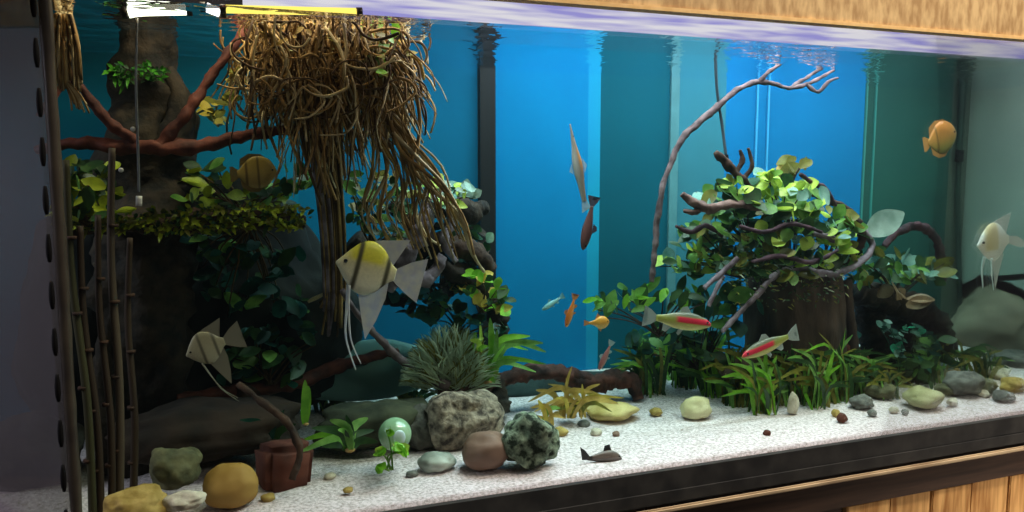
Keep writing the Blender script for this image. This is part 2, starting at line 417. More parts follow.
# room ceiling lamp, and added fill lights with no visible source
area('front_fill', 1.2, 2.2, -2.0, 2.55, .6, 16, 'fff0e0', tilt=.9)  # added unseen fill that brightens the fish from the front
low = area('low_fill', 1.2, 1.7, -1.0, .1, .1, 3.6, 'ffecd8', tilt=1.8); low.data.spread = 1.2  # added unseen light aimed at the stand planks
o_ = area('side_fill', -2.2, -1.4, .1, 1.9, .5, 45, 'd4d0e0'); o_.rotation_euler = (0, -.9, 0)  # added unseen light that brightens the slanted end pane
l = area('ceiling_lamp', .45, 1.7, -.42, 2.45, .25, 50, 'fff0de')
w = bpy.data.worlds.new('room'); scene.world = w; w.use_nodes = True
w.node_tree.nodes['Background'].inputs[0].default_value = (.5, .52, .6, 1); w.node_tree.nodes['Background'].inputs[1].default_value = .08

# ================================================================== CONTENTS
# materials
M['drift_dark'] = mat('dark driftwood', '1d120c', '4a3122', scale=45, rough=.8, bump=.5, lo=.3, hi=.7)
M['drift_red'] = mat('red brown driftwood', '3a1812', '6b3526', scale=40, rough=.75, bump=.4)
M['drift_black'] = mat('blackened wood', '16110d', '362a1f', scale=50, rough=.85, bump=.6)
M['drift_lilac'] = mat('pale lilac grey driftwood', '4c3d40', '93838c', scale=38, rough=.75, bump=.5)
M['twig'] = mat('weathered twig', '46383a', '7a6666', scale=60, rough=.8, bump=.3)
M['bark'] = mat('stump bark', '2a1f18', '584438', scale=38, rough=.85, bump=.7, stretch=(1, 1, .3), lo=.3, hi=.7)
M['root'] = mat('brown root', '6e5430', 'ad8a52', scale=35, rough=.85, lo=.35, hi=.65)
M['root_dark'] = mat('dark root', '3a2a18', '5f4729', scale=35, rough=.85)
M['root_pale'] = mat('pale root', 'a08c64', 'cdb98e', scale=35, rough=.8)
M['stalk'] = mat('brown reed', '221812', '40301f', scale=30, rough=.7, stretch=(1, 1, .1))
def lf(n, a, b, tr=.3, sc=45): return mat(n, a, b, scale=sc, rough=.42, spec=.35, trans=tr)
M['lf_bright'] = lf('bright yellow green leaf', '9fbe34', 'd4e668')
M['lf_lime'] = lf('lime leaf', '62a022', '8fc83a')
M['lf_mid'] = lf('mid green leaf', '52822e', '86b054')
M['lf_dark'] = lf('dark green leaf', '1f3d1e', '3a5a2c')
M['lf_blue'] = lf('blue green leaf', '5c8f80', '9cc2b2')
M['lf_olive'] = lf('olive leaf', '5b5a20', '8a8434')
M['lf_tan'] = lf('tan leaf', '9a7c34', 'cfae5c')
M['lf_yellow'] = lf('yellow leaf', 'b79c34', 'dcc45a')
M['lf_orange'] = lf('orange leaf', 'b06a24', 'd99a48')
M['lf_brown'] = lf('withered leaf', '7a5f44', 'a08766')
M['lf_grey'] = lf('grey green leaf', '7d9482', 'a3b5a4')
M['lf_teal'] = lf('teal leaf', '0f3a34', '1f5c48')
M['lf_neon'] = lf('iridescent blue green leaf', '1f9a86', '58d4a0')
M['moss'] = lf('moss', '6c7a14', 'b2c02c', tr=.15)
M['moss_green'] = lf('green moss', '2a6a12', '4c9420', tr=.15)
M['fuzz'] = lf('grey green fuzz', '98a688', 'c8d2b0', tr=.5)

def part(name, bm, m, root, label=None):
    shift(bm, root.location); o = obj(name, bm, m, root)
    if label: o['label'] = label
    return o
def perp(d):
    d = Vector(d).normalized(); a = d.cross(Vector((.3, .8, .52)))
    if a.length < .05: a = d.cross(Vector((1, 0, 0)))
    return a.normalized()
def rdir(up=.4, front=.4):
    return Vector((rnd(-1, 1), rnd(-1, .7) - front, rnd(-.5, 1) + up)).normalized()

def driftwood(name, label, branches, m, cat='driftwood', labels=None):
    "branches: list of (control points in the photo with depth, radii in photo pixels)"
    p0 = branches[0][0][0]; t = None
    t = thing(name, label, cat, W(*p0))
    for i, b in enumerate(branches):
        pts, rs = b[0], b[1]; mm = b[2] if len(b) > 2 else m
        bm = bmesh.new(); pxtube(bm, pts, None, 1, rs=rs, sub=12, seg=12, gnarl=.5, freq=85)
        part('main_stem' if i == 0 else 'branch', bm, mm, t)
    return t

def clump(name, label, cat, spots, mats, wts, size, group=None, stem_m=None, base=None, Y=None, spread=10, per=6, tall=.0, dY=.03, elong=1.7, sz=(.7, 1.2), droop=.25):
    "a leafy plant: leaves around the given places of the photo on stems that rise from the base"
    bx = base if base else spots[0]
    bY = bx[2] if len(bx) > 2 else Y
    t = thing(name, label, cat, W(bx[0], bx[1], bY), group)
    bm = bmesh.new(); bs = bmesh.new(); B = t.location
    per = int(per * 1.7)
    for sp in spots:
        y0 = sp[2] if len(sp) > 2 else Y
        s = S(sp[0], y0)
        hub = W(sp[0], sp[1], y0)
        for k in range(per):
            c = hub + Vector((rnd(-1, 1) * spread * s, rnd(-1, 1) * dY, rnd(-1, 1) * spread * s * .8))
            c.y = min(max(c.y, .012), TD - .02)
            d = rdir(.25 + tall, .35); L = size * s * rnd(*sz) * (1.25 if random.random() < .2 else 1)
            mi = random.choices(range(len(mats)), wts)[0]
            up = Vector((rnd(-.5, .5), -.8, .8 + rnd(-.4, .4)))
            leaf(bm, c - d * L * .5, d, up, L, L / elong, mi, droop=droop * rnd(.2, 1.4), sharp=rnd(.9, 1.2))
            if stem_m and k % 5 == 0:
                q = c - d * L * .5; mid = B.lerp(q, .55) + Vector((rnd(-.006, .006), 0, .006))
                tube(bs, [B + Vector((rnd(-.006, .006), rnd(-.004, .004), 0)), mid, q], .0014, .0008, sub=4, seg=5)
    part('foliage', bm, mats, t)
    if stem_m: part('stem', bs, stem_m, t)
    else: bs.free()
    return t

def rosette(name, label, cat, px, py, blades, mats, wts, Y=None, wpx=6, group=None, n=None, h=40, sp=30, sprd=4):
    "a tuft of long leaves from one crown; blades: tips in the photo, or n random ones"
    if Y is None: Y = ground_y(px, py)
    s = S(px, Y); B = W(px, py, Y); B.z = max(B.z, sand_z(B.x, B.y) - .002)
    t = thing(name, label, cat, B, group); bm = bmesh.new()
    tips = list(blades or [])
    for k in range(n or 0):
        a = rnd(-1, 1); tips.append((px + a * sp * 1.35, py - h * rnd(.4, 1.15) * (1 - .3 * a * a)))
    for q in tips:
        y1 = min(max(Y + rnd(-.03, .03), .01), TD - .02)
        tip = W(q[0], q[1], y1); st_ = B + Vector((rnd(-1, 1) * sprd * s, rnd(-1, 1) * sprd * s, 0))
        mid = st_.lerp(tip, .5) + Vector((-(tip.x - st_.x) * .25 + rnd(-.004, .004), rnd(-.006, .006), abs(tip.x - st_.x) * rnd(.15, .5)))
        blade(bm, [st_, mid, tip], wpx * s * rnd(.7, 1.25), random.choices(range(len(mats)), wts)[0], face=(rnd(-.6, .6), -1, rnd(0, .6)))
    part('foliage', bm, mats, t)
    bm = bmesh.new(); bmesh.ops.create_icosphere(bm, subdivisions=2, radius=min(sprd, 4) * s * .9 + .002)
    for v in bm.verts: v.co.z *= .5
    obj('crown', bm, M['root'], t)
    return t

def moss_on(name, label, spots, mats, wts, n, L, thick=.006):
    "short shoots sitting on a run of places (photo px, py, depth, half width px, half height px)"
    bm = bmesh.new()
    for (px, py, Y, hw, hh) in spots:
        s = S(px, Y)
        for k in range(n):
            a, b = rnd(-1, 1), rnd(-1, 1)
            if a * a + b * b > 1: continue
            c = W(px + a * hw, py + b * hh, Y + rnd(-thick, thick)); d = rdir(.1, .8)
            leaf(bm, c, d, (0, -1, .6), L * rnd(.6, 1.3), L * .35, random.choices(range(len(mats)), wts)[0], droop=.3, n=3)
    o = obj(name, bm, mats); return tag(o, label, 'moss', kind='stuff')

# ------------------------------------------------------------------ driftwood, left
driftwood('branching_driftwood', 'red brown forked driftwood spanning the dark left part under the root mass', [
    ([(36, 150, .14), (80, 143, .13), (130, 147, .12), (190, 147, .12), (240, 137, .13), (294, 129, .15)], [4, 6, 7, 8, 6.5, 5]),
    ([(64, 66, .12), (84, 92, .12), (108, 121, .12), (136, 142, .12)], [3.5, 4.5, 5, 6]),
    ([(160, 146, .12), (182, 118, .12), (206, 84, .13), (232, 48, .14), (252, 22, .15)], [6, 5.5, 5, 5, 4]),
    ([(72, 78, .12), (52, 98, .11), (38, 116, .11)], [3, 3.5, 2.5])], M['drift_red'])  # last branch stands for the fork's doubled image in the end glass
# dark trunk
t = thing('upright_driftwood', 'blackened upright trunk rising to the surface in the dark left part', 'driftwood', W(150, 480, .24))
bm = bmesh.new(); pxtube(bm, [(148, 472, .24), (152, 400, .24), (146, 300, .24), (152, 220, .24), (150, 150, .24), (147, 95, .24), (146, 34, .24)], None, 1, rs=[44, 40, 46, 50, 40, 32, 22], sub=10, seg=28, gnarl=.4, freq=22)
part('trunk', bm, M['drift_black'], t)
bm = bmesh.new(); pxtube(bm, [(170, 150, .2), (182, 110, .21), (168, 68, .22)], None, 1, rs=[16, 14, 6], sub=8, seg=12, gnarl=.3); part('stub', bm, M['drift_black'], t)
bm = bmesh.new(); pxtube(bm, [(110, 470, .2), (104, 380, .2), (112, 300, .21)], None, 1, rs=[14, 10, 7], sub=8, seg=12, gnarl=.3); part('stub', bm, M['drift_black'], t)
moss_on('trunk_moss', 'bright green moss tuft growing on the upper dark trunk', [(122, 74, .2, 15, 8), (152, 74, .195, 14, 8)], [M['moss_green'], M['lf_dark']], [3, 2], 90, .012)
driftwood('mossy_log', 'moss covered log lying across the dark left part below the round brown fish', [
    ([(66, 228, .18), (120, 224, .17), (190, 222, .16), (250, 219, .16), (304, 222, .17)], [8, 9, 11, 11, 7])], M['drift_dark'])
moss_on('log_moss', 'olive moss coating the log in the dark left part', [(80, 218, .165, 24, 14), (120, 222, .15, 22, 8), (165, 222, .14, 28, 12), (205, 219, .14, 28, 14), (245, 217, .14, 28, 14), (285, 217, .15, 24, 12)], [M['moss'], M['lf_olive'], M['lf_dark']], [4, 3, 2], 150, .014)
driftwood('sunken_log', 'low red brown log behind the orange cobble', [
    ([(176, 398, .2), (230, 392, .22), (290, 384, .24), (350, 362, .26), (398, 352, .28)], [5, 8, 9, 7, 5]),
    ([(250, 388, .22), (236, 420, .2), (228, 450, .18)], [10, 14, 16], M['drift_dark'])], M['drift_red'])
driftwood('curved_root', 'thin dark root curving down to the sand beside the terracotta block', [
    ([(238, 384, .12), (262, 402, .1), (288, 424, .08), (300, 452, .06), (292, 480, .05)], [3, 3.5, 4, 3.6, 3])], M['drift_dark'])
driftwood('slanting_branch', 'thin brown branch slanting down in front of the fuzzy plant', [
    ([(342, 290, .16), (356, 312, .17), (384, 344, .19), (414, 370, .2), (448, 386, .2)], [2.5, 3, 4, 5, 6])], M['twig'])
driftwood('slanting_branch', 'short pale twig beside the snout of the yellow angelfish', [
    ([(308, 302, .2), (326, 293, .2), (344, 286, .2)], [1.6, 2, 1.6])], M['root_pale'])
# reeds at the left corner
for k, (x0, x1, yt, yy, r, mm, lb) in enumerate([
    (100, 80, 226, .05, 4.2, 'stalk', 'brown reed stem nearest the slanted corner'), (111, 98, 215, .055, 4.0, 'stalk', 'brown reed stem second from the slanted corner'),
    (118, 112, 148, .06, 4.6, 'root_pale', 'tall pale reed stem standing before the dark trunk'), (132, 130, 238, .07, 4.0, 'stalk', 'short brown reed stem between pale reed and green grey rock'),
    (92, 66, 160, .045, 4.4, 'lf_olive', 'olive reed stem close to the silicone seam')]):
    B = W(x0, 508, yy); B.z = sand_z(B.x, yy) - .002
    t = thing('reed_stem', lb, 'reed', B)
    tp = W(x1, yt, yy); bm = bmesh.new(); tube(bm, [B, B.lerp(tp, .35) + Vector((.003, 0, 0)), B.lerp(tp, .7) + Vector((-.003, .004, 0)), tp], r * S(x0, yy), r * .7 * S(x0, yy), sub=8, seg=10, gnarl=.1, freq=20)
    part('stalk', bm, M['stalk'] if mm == 'stalk' else mat('dull ' + mm, '3c3228' if mm == 'root_pale' else '2e2e1a', '5a4c3c' if mm == 'root_pale' else '444024', scale=25, rough=.7, stretch=(1, 1, .2)), t)
    for q in range(1, 5):
        bm = bmesh.new(); c = B.lerp(tp, q / 5); tube(bm, [c - Vector((0, 0, .0015)), c + Vector((0, 0, .0015))], r * 1.05 * S(x0, yy), sub=1, seg=10)
        part('node_ring', bm, M['drift_dark'], t)

# leaves in the dark part
clump('moss_fern', 'dark leafy fern hanging beside the silicone seam', 'plant', [(72, 165, .13), (82, 185, .12), (96, 175, .13), (92, 205, .12), (112, 200, .13), (70, 205, .12)], [M['lf_dark'], M['moss'], M['lf_mid']], [4, 4, 1], 20, base=(88, 226, .16), spread=14, per=9, stem_m=M['root_dark'])
clump('java_fern', 'green fern behind the round brown fish', 'plant', [(205, 172, .2), (225, 186, .2), (195, 192, .19), (285, 190, .21), (300, 175, .23), (262, 196, .19)], [M['lf_dark'], M['moss'], M['lf_mid']], [3, 4, 2], 19, base=(240, 216, .17), spread=15, per=9, stem_m=M['root_dark'])
clump('java_fern', 'dark teal fern hanging under the mossy log', 'plant', [(200, 245, .2), (225, 255, .2), (255, 250, .2), (285, 262, .2), (215, 280, .22), (262, 285, .22), (292, 300, .22), (240, 300, .22)], [M['lf_teal'], M['lf_dark'], M['lf_mid']], [5, 4, 1.2], 22, base=(250, 226, .18), spread=15, per=8, stem_m=M['root_dark'])
clump('java_fern', 'dark fern rising from the sunken log behind the pale angelfish', 'plant', [(240, 340, .22), (262, 330, .22), (282, 345, .22), (300, 325, .23), (262, 365, .22), (292, 372, .22), (235, 368, .22)], [M['lf_teal'], M['lf_dark'], M['lf_mid']], [5, 4, 1], 21, base=(270, 384, .22), spread=14, per=7, stem_m=M['root_dark'])
# hanging roots
def roots(name, label, Y, top, strands, mats, wts, leaves=None):
    t = thing(name, label, 'roots', W(top[0], top[1], Y)); bm = bmesh.new()
    for pts, r in strands:
        pxtube(bm, pts, None, r, r * .6, sub=4, seg=5, mi=random.choices(range(len(mats)), wts)[0])
    part('root_mat', bm, mats, t)
    return t
st_ = []
for k in range(620):
    x = 248 + 158 * random.random() ** .9; yy = rnd(.05, .19)
    top = rnd(16, 40) if x < 380 else rnd(30, 60)
    hmax = 118 if x < 295 else (165 if x < 345 else (135 if x < 380 else 105))
    L = rnd(.35, 1) * hmax; n = 5; pts = []; cx = x; drift = rnd(-5, 7)
    for i in range(n):
        pts.append((cx, top + L * i / (n - 1) * (1 if i else 1), min(max(yy + rnd(-.015, .015), .02), .3))); cx += drift + rnd(-11, 11)
    st_.append((pts, rnd(.7, 1.9)))
for k in range(170):   # curly tangle on top
    x, y, yy = rnd(255, 400), rnd(30, 110), rnd(.03, .16); a = rnd(0, 6.3); pts = []
    for i in range(6):
        pts.append((x, y, yy)); x += 13 * math.cos(a); y += 11 * math.sin(a); a += rnd(.2, 1.1); y = max(y, 22)
    st_.append((pts, rnd(.9, 1.9)))
for (x0, y0, x1, y1) in [(300, 120, 322, 205), (285, 110, 308, 180), (318, 130, 336, 200), (262, 90, 280, 160)]:
    st_.append(([(x0, y0, .09), ((x0 + x1) / 2 - 4, (y0 + y1) / 2, .09), (x1, y1, .1)], 2.2))
t_roots = roots('hanging_root_mass', 'large brown tangle of roots hanging from the water surface', .1, (320, 20), st_, [M['root'], M['root_dark'], M['root_pale']], [5, 2.2, 2])
bm = bmesh.new()
for k in range(46):
    c = W(rnd(360, 402), rnd(34, 86), rnd(.04, .12)); s = S(380, .08)
    leaf(bm, c, rdir(.2, .4), (0, -.7, .8), 18 * s * rnd(.6, 1.1), 9 * s, random.choice([0, 0, 1, 2, 3]), droop=.3)
for k in range(30):
    c = W(rnd(262, 360), rnd(24, 50), rnd(.04, .12)); s = S(380, .08)
    leaf(bm, c, rdir(.2, .4), (0, -.7, .8), 14 * s * rnd(.6, 1.1), 6 * s, random.choice([2, 3, 3]), droop=.3)
part('foliage', bm, [M['lf_mid'], M['lf_lime'], M['lf_olive'], M['lf_tan']], t_roots)
# the thick pale column of roots under it
st_ = []
for k in range(26):
    x = rnd(-14, 14); st_.append(([(318 + x * 1.2, 100 + rnd(0, 20), .16), (326 + x, 170, .17), (332 + x * .9, 230, .18), (334 + x * .8, 290, .19), (332 + x * .8 + rnd(-4, 4), 300 + rnd(0, 40), .2)], rnd(1.6, 3.4)))
roots('root_column', 'grey brown column of thick roots reaching down behind the yellow angelfish', .17, (325, 110), st_, [M['root_dark'], M['drift_lilac'], M['root']], [3, 1.2, 2])
# fan of long roots to the right
st_ = []
for k in range(44):
    a = random.random(); x1 = 372 + a * 108; y1 = 262 - 40 * abs(a - .6) + rnd(-25, 12)
    st_.append(([(362 + rnd(-14, 22), 70 + rnd(-20, 30), .08), (374 + a * 26 + rnd(-10, 10), 122 + rnd(-8, 8), .08), (380 + a * 62 + rnd(-12, 12), 172 + rnd(-8, 8), .09), (x1 - 12, (y1 + 185) / 2, .1), (x1, y1, .11)], rnd(.9, 2.0)))
for pts in [[(400, 60), (415, 90), (420, 130), (412, 165), (430, 190)], [(395, 50), (418, 60), (424, 80)], [(388, 110), (400, 150), (432, 178), (462, 214), (474, 255)], [(392, 132), (420, 160), (448, 190), (470, 235)]]:
    st_.append(([(p[0], p[1], .075) for p in pts], 2.4))
roots('trailing_roots', 'fan of long tan roots trailing right toward the black post', .08, (372, 80), st_, [M['root'], M['root_pale'], M['lf_tan']], [3, 3, 1])
# pale roots at the top left
st_ = []
for k in range(70):
    a = rnd(-1, 1); st_.append(([(63 + a * 8, 14, .09 + rnd(-.02, .02)), (64 + a * 15, 45, .09 + rnd(-.02, .02)), (65 + a * 17, 82 + rnd(-8, 10), .09)], rnd(1.1, 2.2)))
for k in range(8): st_.append(([(62, 76, .09), (70 + k * 1.5, 95, .09), (72 + k * 2.5, 108 + rnd(-4, 6), .09)], 1.5))
roots('hanging_root_mass', 'small pale root tuft hanging at the top beside the silicone seam', .09, (60, 18), st_, [M['root'], M['root_pale'], M['root_dark']], [3, 4, 1])
clump('floating_leaf_sprig', 'yellow green leaf sprig behind the slanting left branch', 'plant', [(212, 104, .22), (228, 98, .22), (236, 78, .22), (218, 116, .22)], [M['lf_olive'], M['lf_yellow'], M['lf_tan']], [3, 2, 1], 17, base=(240, 60, .22), spread=8, per=5, stem_m=M['root'])
# air line with its valve
t = thing('air_line', 'thin clear air tube hanging in front of the dark trunk', 'tube', W(137, 30, .05))
bm = bmesh.new(); pxtube(bm, [(137, 18, .05), (136, 80, .05), (138, 150, .05), (139, 192, .05)], None, 1.3, sub=6, seg=8); part('hose', bm, mat('milky hose', '6e7478', rough=.2, spec=.6), t)
wh = mat('white plastic', 'c8c8c0', rough=.3, spec=.6)
for (x, y, r) in ((133, 128, 2.2), (121, 170, 2.4), (139, 202, 3)):
    if x == 139:
        bm = bmesh.new(); pxtube(bm, [(x, y - 6, .05), (x, y + 4, .05)], None, r, sub=3, seg=10); part('valve', bm, wh, t)
for x, y, lb in ((133, 129, 'white painted glint just above the red brown branch before the dark trunk'), (121, 170, 'white painted glint below the red brown branch')):  # glints along the air tube, modelled as small white beads
    t = thing('tube_glint', lb, 'glint', W(x, y, .05)); bm = bmesh.new(); bmesh.ops.create_uvsphere(bm, u_segments=12, v_segments=8, radius=2.4 * S(x, .05)); obj('glint_bead', bm, wh, t)
    bm = bmesh.new(); tube(bm, [Vector((0, 0, 0)), Vector((0, .008, 0)), Vector((0, .012, 0))], .0012, sub=2, seg=6); obj('pin', bm, wh, t)

# ------------------------------------------------------------------ middle
driftwood('gnarled_driftwood', 'gnarled lilac grey and dark driftwood knot beside the black post', [
    ([(388, 290, .21), (404, 262, .2), (420, 232, .2), (430, 206, .21), (428, 184, .22)], [6, 9, 9, 7, 4], M['drift_lilac']),
    ([(390, 204, .22), (416, 228, .22), (440, 242, .22), (470, 250, .22), (492, 268, .23)], [6, 10, 9, 11, 8], M['drift_dark']),
    ([(424, 214, .24), (448, 206, .24), (470, 212, .25), (486, 206, .26)], [8, 10, 12, 6], M['drift_black']),
    ([(444, 256, .2), (430, 276, .2), (410, 282, .2), (388, 276, .2)], [5, 7, 8, 4], M['drift_lilac']),
    ([(430, 250, .23), (448, 268, .22), (474, 282, .23), (494, 304, .24), (500, 340, .24)], [7, 10, 10, 11, 10], M['drift_black']),
    ([(438, 186, .22), (452, 214, .22), (444, 240, .21), (456, 262, .21)], [4, 6, 5, 3], M['drift_lilac']),
    ([(352, 240, .25), (372, 256, .25), (396, 250, .25), (430, 262, .25)], [12, 16, 15, 12], M['drift_black'])], M['drift_dark'])
clump('anubias', 'pale white green leaves on top of the gnarled driftwood', 'plant', [(440, 183, .19), (456, 188, .19), (468, 190, .19), (446, 196, .19)], [M['lf_grey'], M['lf_blue'], M['lf_bright']], [3, 2, 2], 17, base=(452, 206, .22), spread=7, per=5, stem_m=M['root_dark'])
clump('anubias', 'olive leaves between the trailing roots and driftwood knot', 'plant', [(392, 190, .18), (404, 205, .18), (388, 215, .19), (412, 188, .18)], [M['lf_olive'], M['lf_mid'], M['lf_dark']], [2, 2, 2], 15, base=(408, 222, .21), spread=8, per=5, stem_m=M['root_dark'])
clump('curled_fern', 'yellow and green curled leaves hanging by the foot of the black post', 'plant', [(474, 274, .19), (488, 280, .19), (498, 292, .19), (494, 305, .19), (478, 296, .2), (466, 290, .2)], [M['lf_yellow'], M['lf_lime'], M['lf_tan'], M['lf_dark']], [3, 2, 1, 3], 17, base=(482, 312, .22), spread=6, per=5, stem_m=M['root_dark'])
clump('dark_fern', 'dark green leaves under the driftwood knot', 'plant', [(440, 300, .24), (456, 312, .24), (470, 318, .24), (430, 312, .25), (490, 325, .24)], [M['lf_dark'], M['lf_teal'], M['lf_mid']], [3, 2, 1], 18, base=(462, 335, .25), spread=9, per=6, stem_m=M['root_dark'])
# fuzzy fine-leaved bush
bm = bmesh.new(); B = W(450, 392, .22); t = thing('fuzzy_plant', 'fuzzy grey green fine leaved bush in front of the foot of the black post', 'plant', B)
for k in range(1300):
    a = rnd(-1, 1); h = math.sqrt(max(0, 1 - a * a)) * rnd(.3, 1)
    tip = W(450 + a * 52, 388 - h * 66, .22 + rnd(-.05, .04)); q = B + Vector((rnd(-.03, .03), rnd(-.02, .02), 0))
    blade(bm, [q.lerp(tip, rnd(.2, .6)), q.lerp(tip, .8) + Vector((rnd(-.004, .004), 0, .004)), tip], .0019, random.choice([0, 0, 0, 1]), sub=2)
part('foliage', bm, [M['fuzz'], M['lf_olive']], t)
bm = bmesh.new()
for k in range(9): tube(bm, [B + Vector((rnd(-.01, .01), 0, -.01)), B + Vector((rnd(-.03, .03), rnd(-.01, .01), .03)), B + Vector((rnd(-.055, .055), rnd(-.02, .02), rnd(.04, .07)))], .0015, .0008, sub=3, seg=5)
part('stem', bm, M['lf_dark'], t)
rosette('sword_fern', 'bright green arching fern right of the black post foot', 'plant', 488, 382, [(546, 352), (543, 343), (530, 336), (514, 335), (546, 364), (505, 345), (528, 350), (497, 330), (490, 318), (480, 322), (472, 345), (536, 372), (519, 360)], [M['lf_lime'], M['lf_mid'], M['lf_bright']], [4, 3, 1], Y=.2, wpx=7)
rosette('sword_fern', 'lime sprig poking up from the fuzzy bush', 'plant', 478, 352, [(476, 332), (484, 338), (470, 340), (466, 348), (488, 346)], [M['lf_lime'], M['lf_bright']], [1, 1], Y=.185, wpx=5, sprd=2)
driftwood('arched_driftwood', 'low dark arched driftwood between black post and right bush', [
    ([(438, 388, .22), (468, 390, .23), (496, 382, .24), (530, 372, .24), (566, 374, .24), (592, 380, .24)], [6, 8, 9, 9, 8, 7]),
    ([(560, 374, .24), (590, 384, .24), (612, 380, .24), (632, 382, .24), (638, 400, .23)], [7, 9, 10, 8, 5]),
    ([(500, 380, .24), (498, 398, .23), (502, 414, .22)], [8, 9, 9], M['drift_black'])], mat('purple brown driftwood', '241512', '5a3228', scale=40, rough=.8, bump=.5))
rosette('yellow_crypt', 'yellow tan long leaved plant on the sand before the arched driftwood', 'plant', 572, 416, [(528, 402), (536, 390), (548, 384), (556, 398), (572, 366), (566, 378), (582, 384), (594, 392), (606, 398), (618, 404), (612, 412), (540, 412), (600, 384), (556, 410), (586, 400), (545, 421), (630, 410), (562, 388), (578, 398), (600, 404), (568, 404), (590, 412), (534, 412), (550, 394), (624, 398)], [M['lf_tan'], M['lf_yellow'], M['lf_olive']], [4, 3, 1], Y=.17, wpx=5.5, sprd=12)
rosette('yellow_crypt', 'smaller yellow plant left of the yellow tan long leaved one', 'plant', 548, 424, [(530, 408), (538, 400), (560, 408), (524, 416), (564, 418), (546, 404)], [M['lf_tan'], M['lf_yellow'], M['lf_mid']], [3, 2, 2], Y=.13, wpx=5, sprd=8)

# rocks
M['r_mottle'] = mat('mottled brown rock', '3d332c', 'a5937f', scale=96, rough=.9, bump=.6, detail=8)
M['r_brown'] = mat('smooth brown cobble', '6b5242', '86695a', scale=18, rough=.6)
M['r_moss'] = mat('mossy dark rock', '1a2418', '9fae92', scale=90, rough=.9, bump=.6, detail=8, lo=.42, hi=.68)
M['r_orange'] = mat('ochre cobble', '94702e', 'b08a48', scale=14, rough=.7)
M['r_grey'] = mat('green grey stone', '4a4a34', '6a6648', scale=66, rough=.8, bump=.3)
M['r_yellow'] = mat('yellow tan stone', '8d7434', 'b59a58', scale=66, rough=.8, bump=.2)
M['r_white'] = mat('pale stone', 'b0a590', 'd6cdb8', scale=78, rough=.8, bump=.2)
M['r_slate'] = mat('grey stone', '4d4c48', '76746c', scale=78, rough=.8, bump=.3)
M['r_terra'] = mat('terracotta', '42211a', '643426', scale=14, rough=.85)
rock('rock', 462, 418, 76, 58, M['r_mottle'], 'mottled grey brown rock behind the smooth brown cobble', seed=3, rough=.3)
rock('rock', 420, 428, 46, 44, mat('dull grey rock', '38352f', '5c5850', scale=78, rough=.9, bump=.5), 'dull dark grey rock right of the glass ball', seed=11, rough=.25)
rock('cobble', 485, 451, 50, 40, M['r_brown'], 'smooth brown cobble on the sand in front of the mottled rock', seed=5, rough=.1)
rock('rock', 531, 440, 52, 58, M['r_moss'], 'dark mossy speckled rock right of the smooth brown cobble', seed=8, rough=.25)
rock('pebble', 437, 462, 36, 20, mat('white veined pebble', '4d544a', 'b8bcb0', scale=20, rough=.7), 'flat white veined pebble left of the smooth brown cobble', seed=2, rough=.12, cat='pebble')
rock('cobble', 231, 486, 54, 46, M['r_orange'], 'ochre orange cobble at the bottom left', seed=21, rough=.07)
rock('rock', 175, 468, 50, 44, M['r_grey'], 'green grey rock behind the ochre orange cobble', seed=24, rough=.2, Y=.09)
rock('rock', 135, 506, 62, 36, M['r_yellow'], 'yellowish flat rock at the bottom left corner', seed=26, rough=.22, Y=.03)
rock('rock', 184, 500, 40, 18, M['r_white'], 'small pale stone between yellowish rock and ochre cobble', seed=27, rough=.2, Y=.028)
# terracotta block: a sunken pot fragment
bm = bmesh.new(); c = W(284, 466, .1); s = S(284, .1)
bmesh.ops.create_cube(bm, size=1)
for v in bm.verts: v.co = Vector((v.co.x * 54 * s * (1 if v.co.z > 0 else .86), v.co.y * 40 * s, v.co.z * 50 * s))
bmesh.ops.bevel(bm, geom=bm.edges[:], offset=.008, segments=4, affect='EDGES'); bmesh.ops.subdivide_edges(bm, edges=bm.edges[:], cuts=2, use_grid_fill=True)
for v in bm.verts: v.co += Vector((1, 1, 1)) * .003 * noise.noise(v.co * 40)
o = obj('terracotta_block', bm, M['r_terra']); o.location = c; o.rotation_euler = (0, .08, .3); tag(o, 'rough terracotta block in shade right of the ochre cobble', 'block')

# glass ball with its sprig
t = thing('glass_ball', 'greenish glass ball on the sand among dark green leaves', 'ball', W(395, 434, .09)); s = S(395, .09)
def ball_mat():
    m = mat('green glass ball', '6f9a70', 'a7c4a0', scale=20, rough=.08, spec=.8); return m
bm = bmesh.new(); bmesh.ops.create_uvsphere(bm, u_segments=28, v_segments=18, radius=17 * s); obj('ball', bm, ball_mat(), t)
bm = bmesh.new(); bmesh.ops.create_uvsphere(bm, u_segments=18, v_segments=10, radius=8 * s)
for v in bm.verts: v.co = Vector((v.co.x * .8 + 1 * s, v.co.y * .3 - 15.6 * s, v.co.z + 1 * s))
obj('shine_spot', bm, mat('painted white shine', 'cfe0e4', rough=.1, spec=.8), t)['label'] = 'white painted shine on the ball'  # white blob on the ball's front imitates a highlight
clump('leaf_sprig', 'lime leaf sprig before the greenish glass ball', 'plant', [(390, 430, .06), (398, 446, .06), (380, 450, .06), (402, 450, .06), (381, 468, .05)], [M['lf_lime'], M['lf_bright']], [3, 1], 13, base=(388, 470, .06), spread=3, per=3, dY=.005, stem_m=M['lf_mid'], elong=1.4)
rosette('leafy_plant', 'dark green low plant left of the glass ball', 'plant', 350, 450, [(302, 440), (312, 428), (330, 420), (346, 415), (368, 418), (374, 430), (322, 446), (300, 452), (338, 430), (360, 432), (378, 442), (316, 436)], [M['lf_mid'], M['lf_dark'], M['lf_lime']], [3, 4, 1], Y=.1, wpx=9)
rosette('grass_blade', 'single bright green upright blade left of the glass ball', 'plant', 306, 424, [(305, 380), (308, 386)], [M['lf_lime']], [1], Y=.12, wpx=9, sprd=1.5)
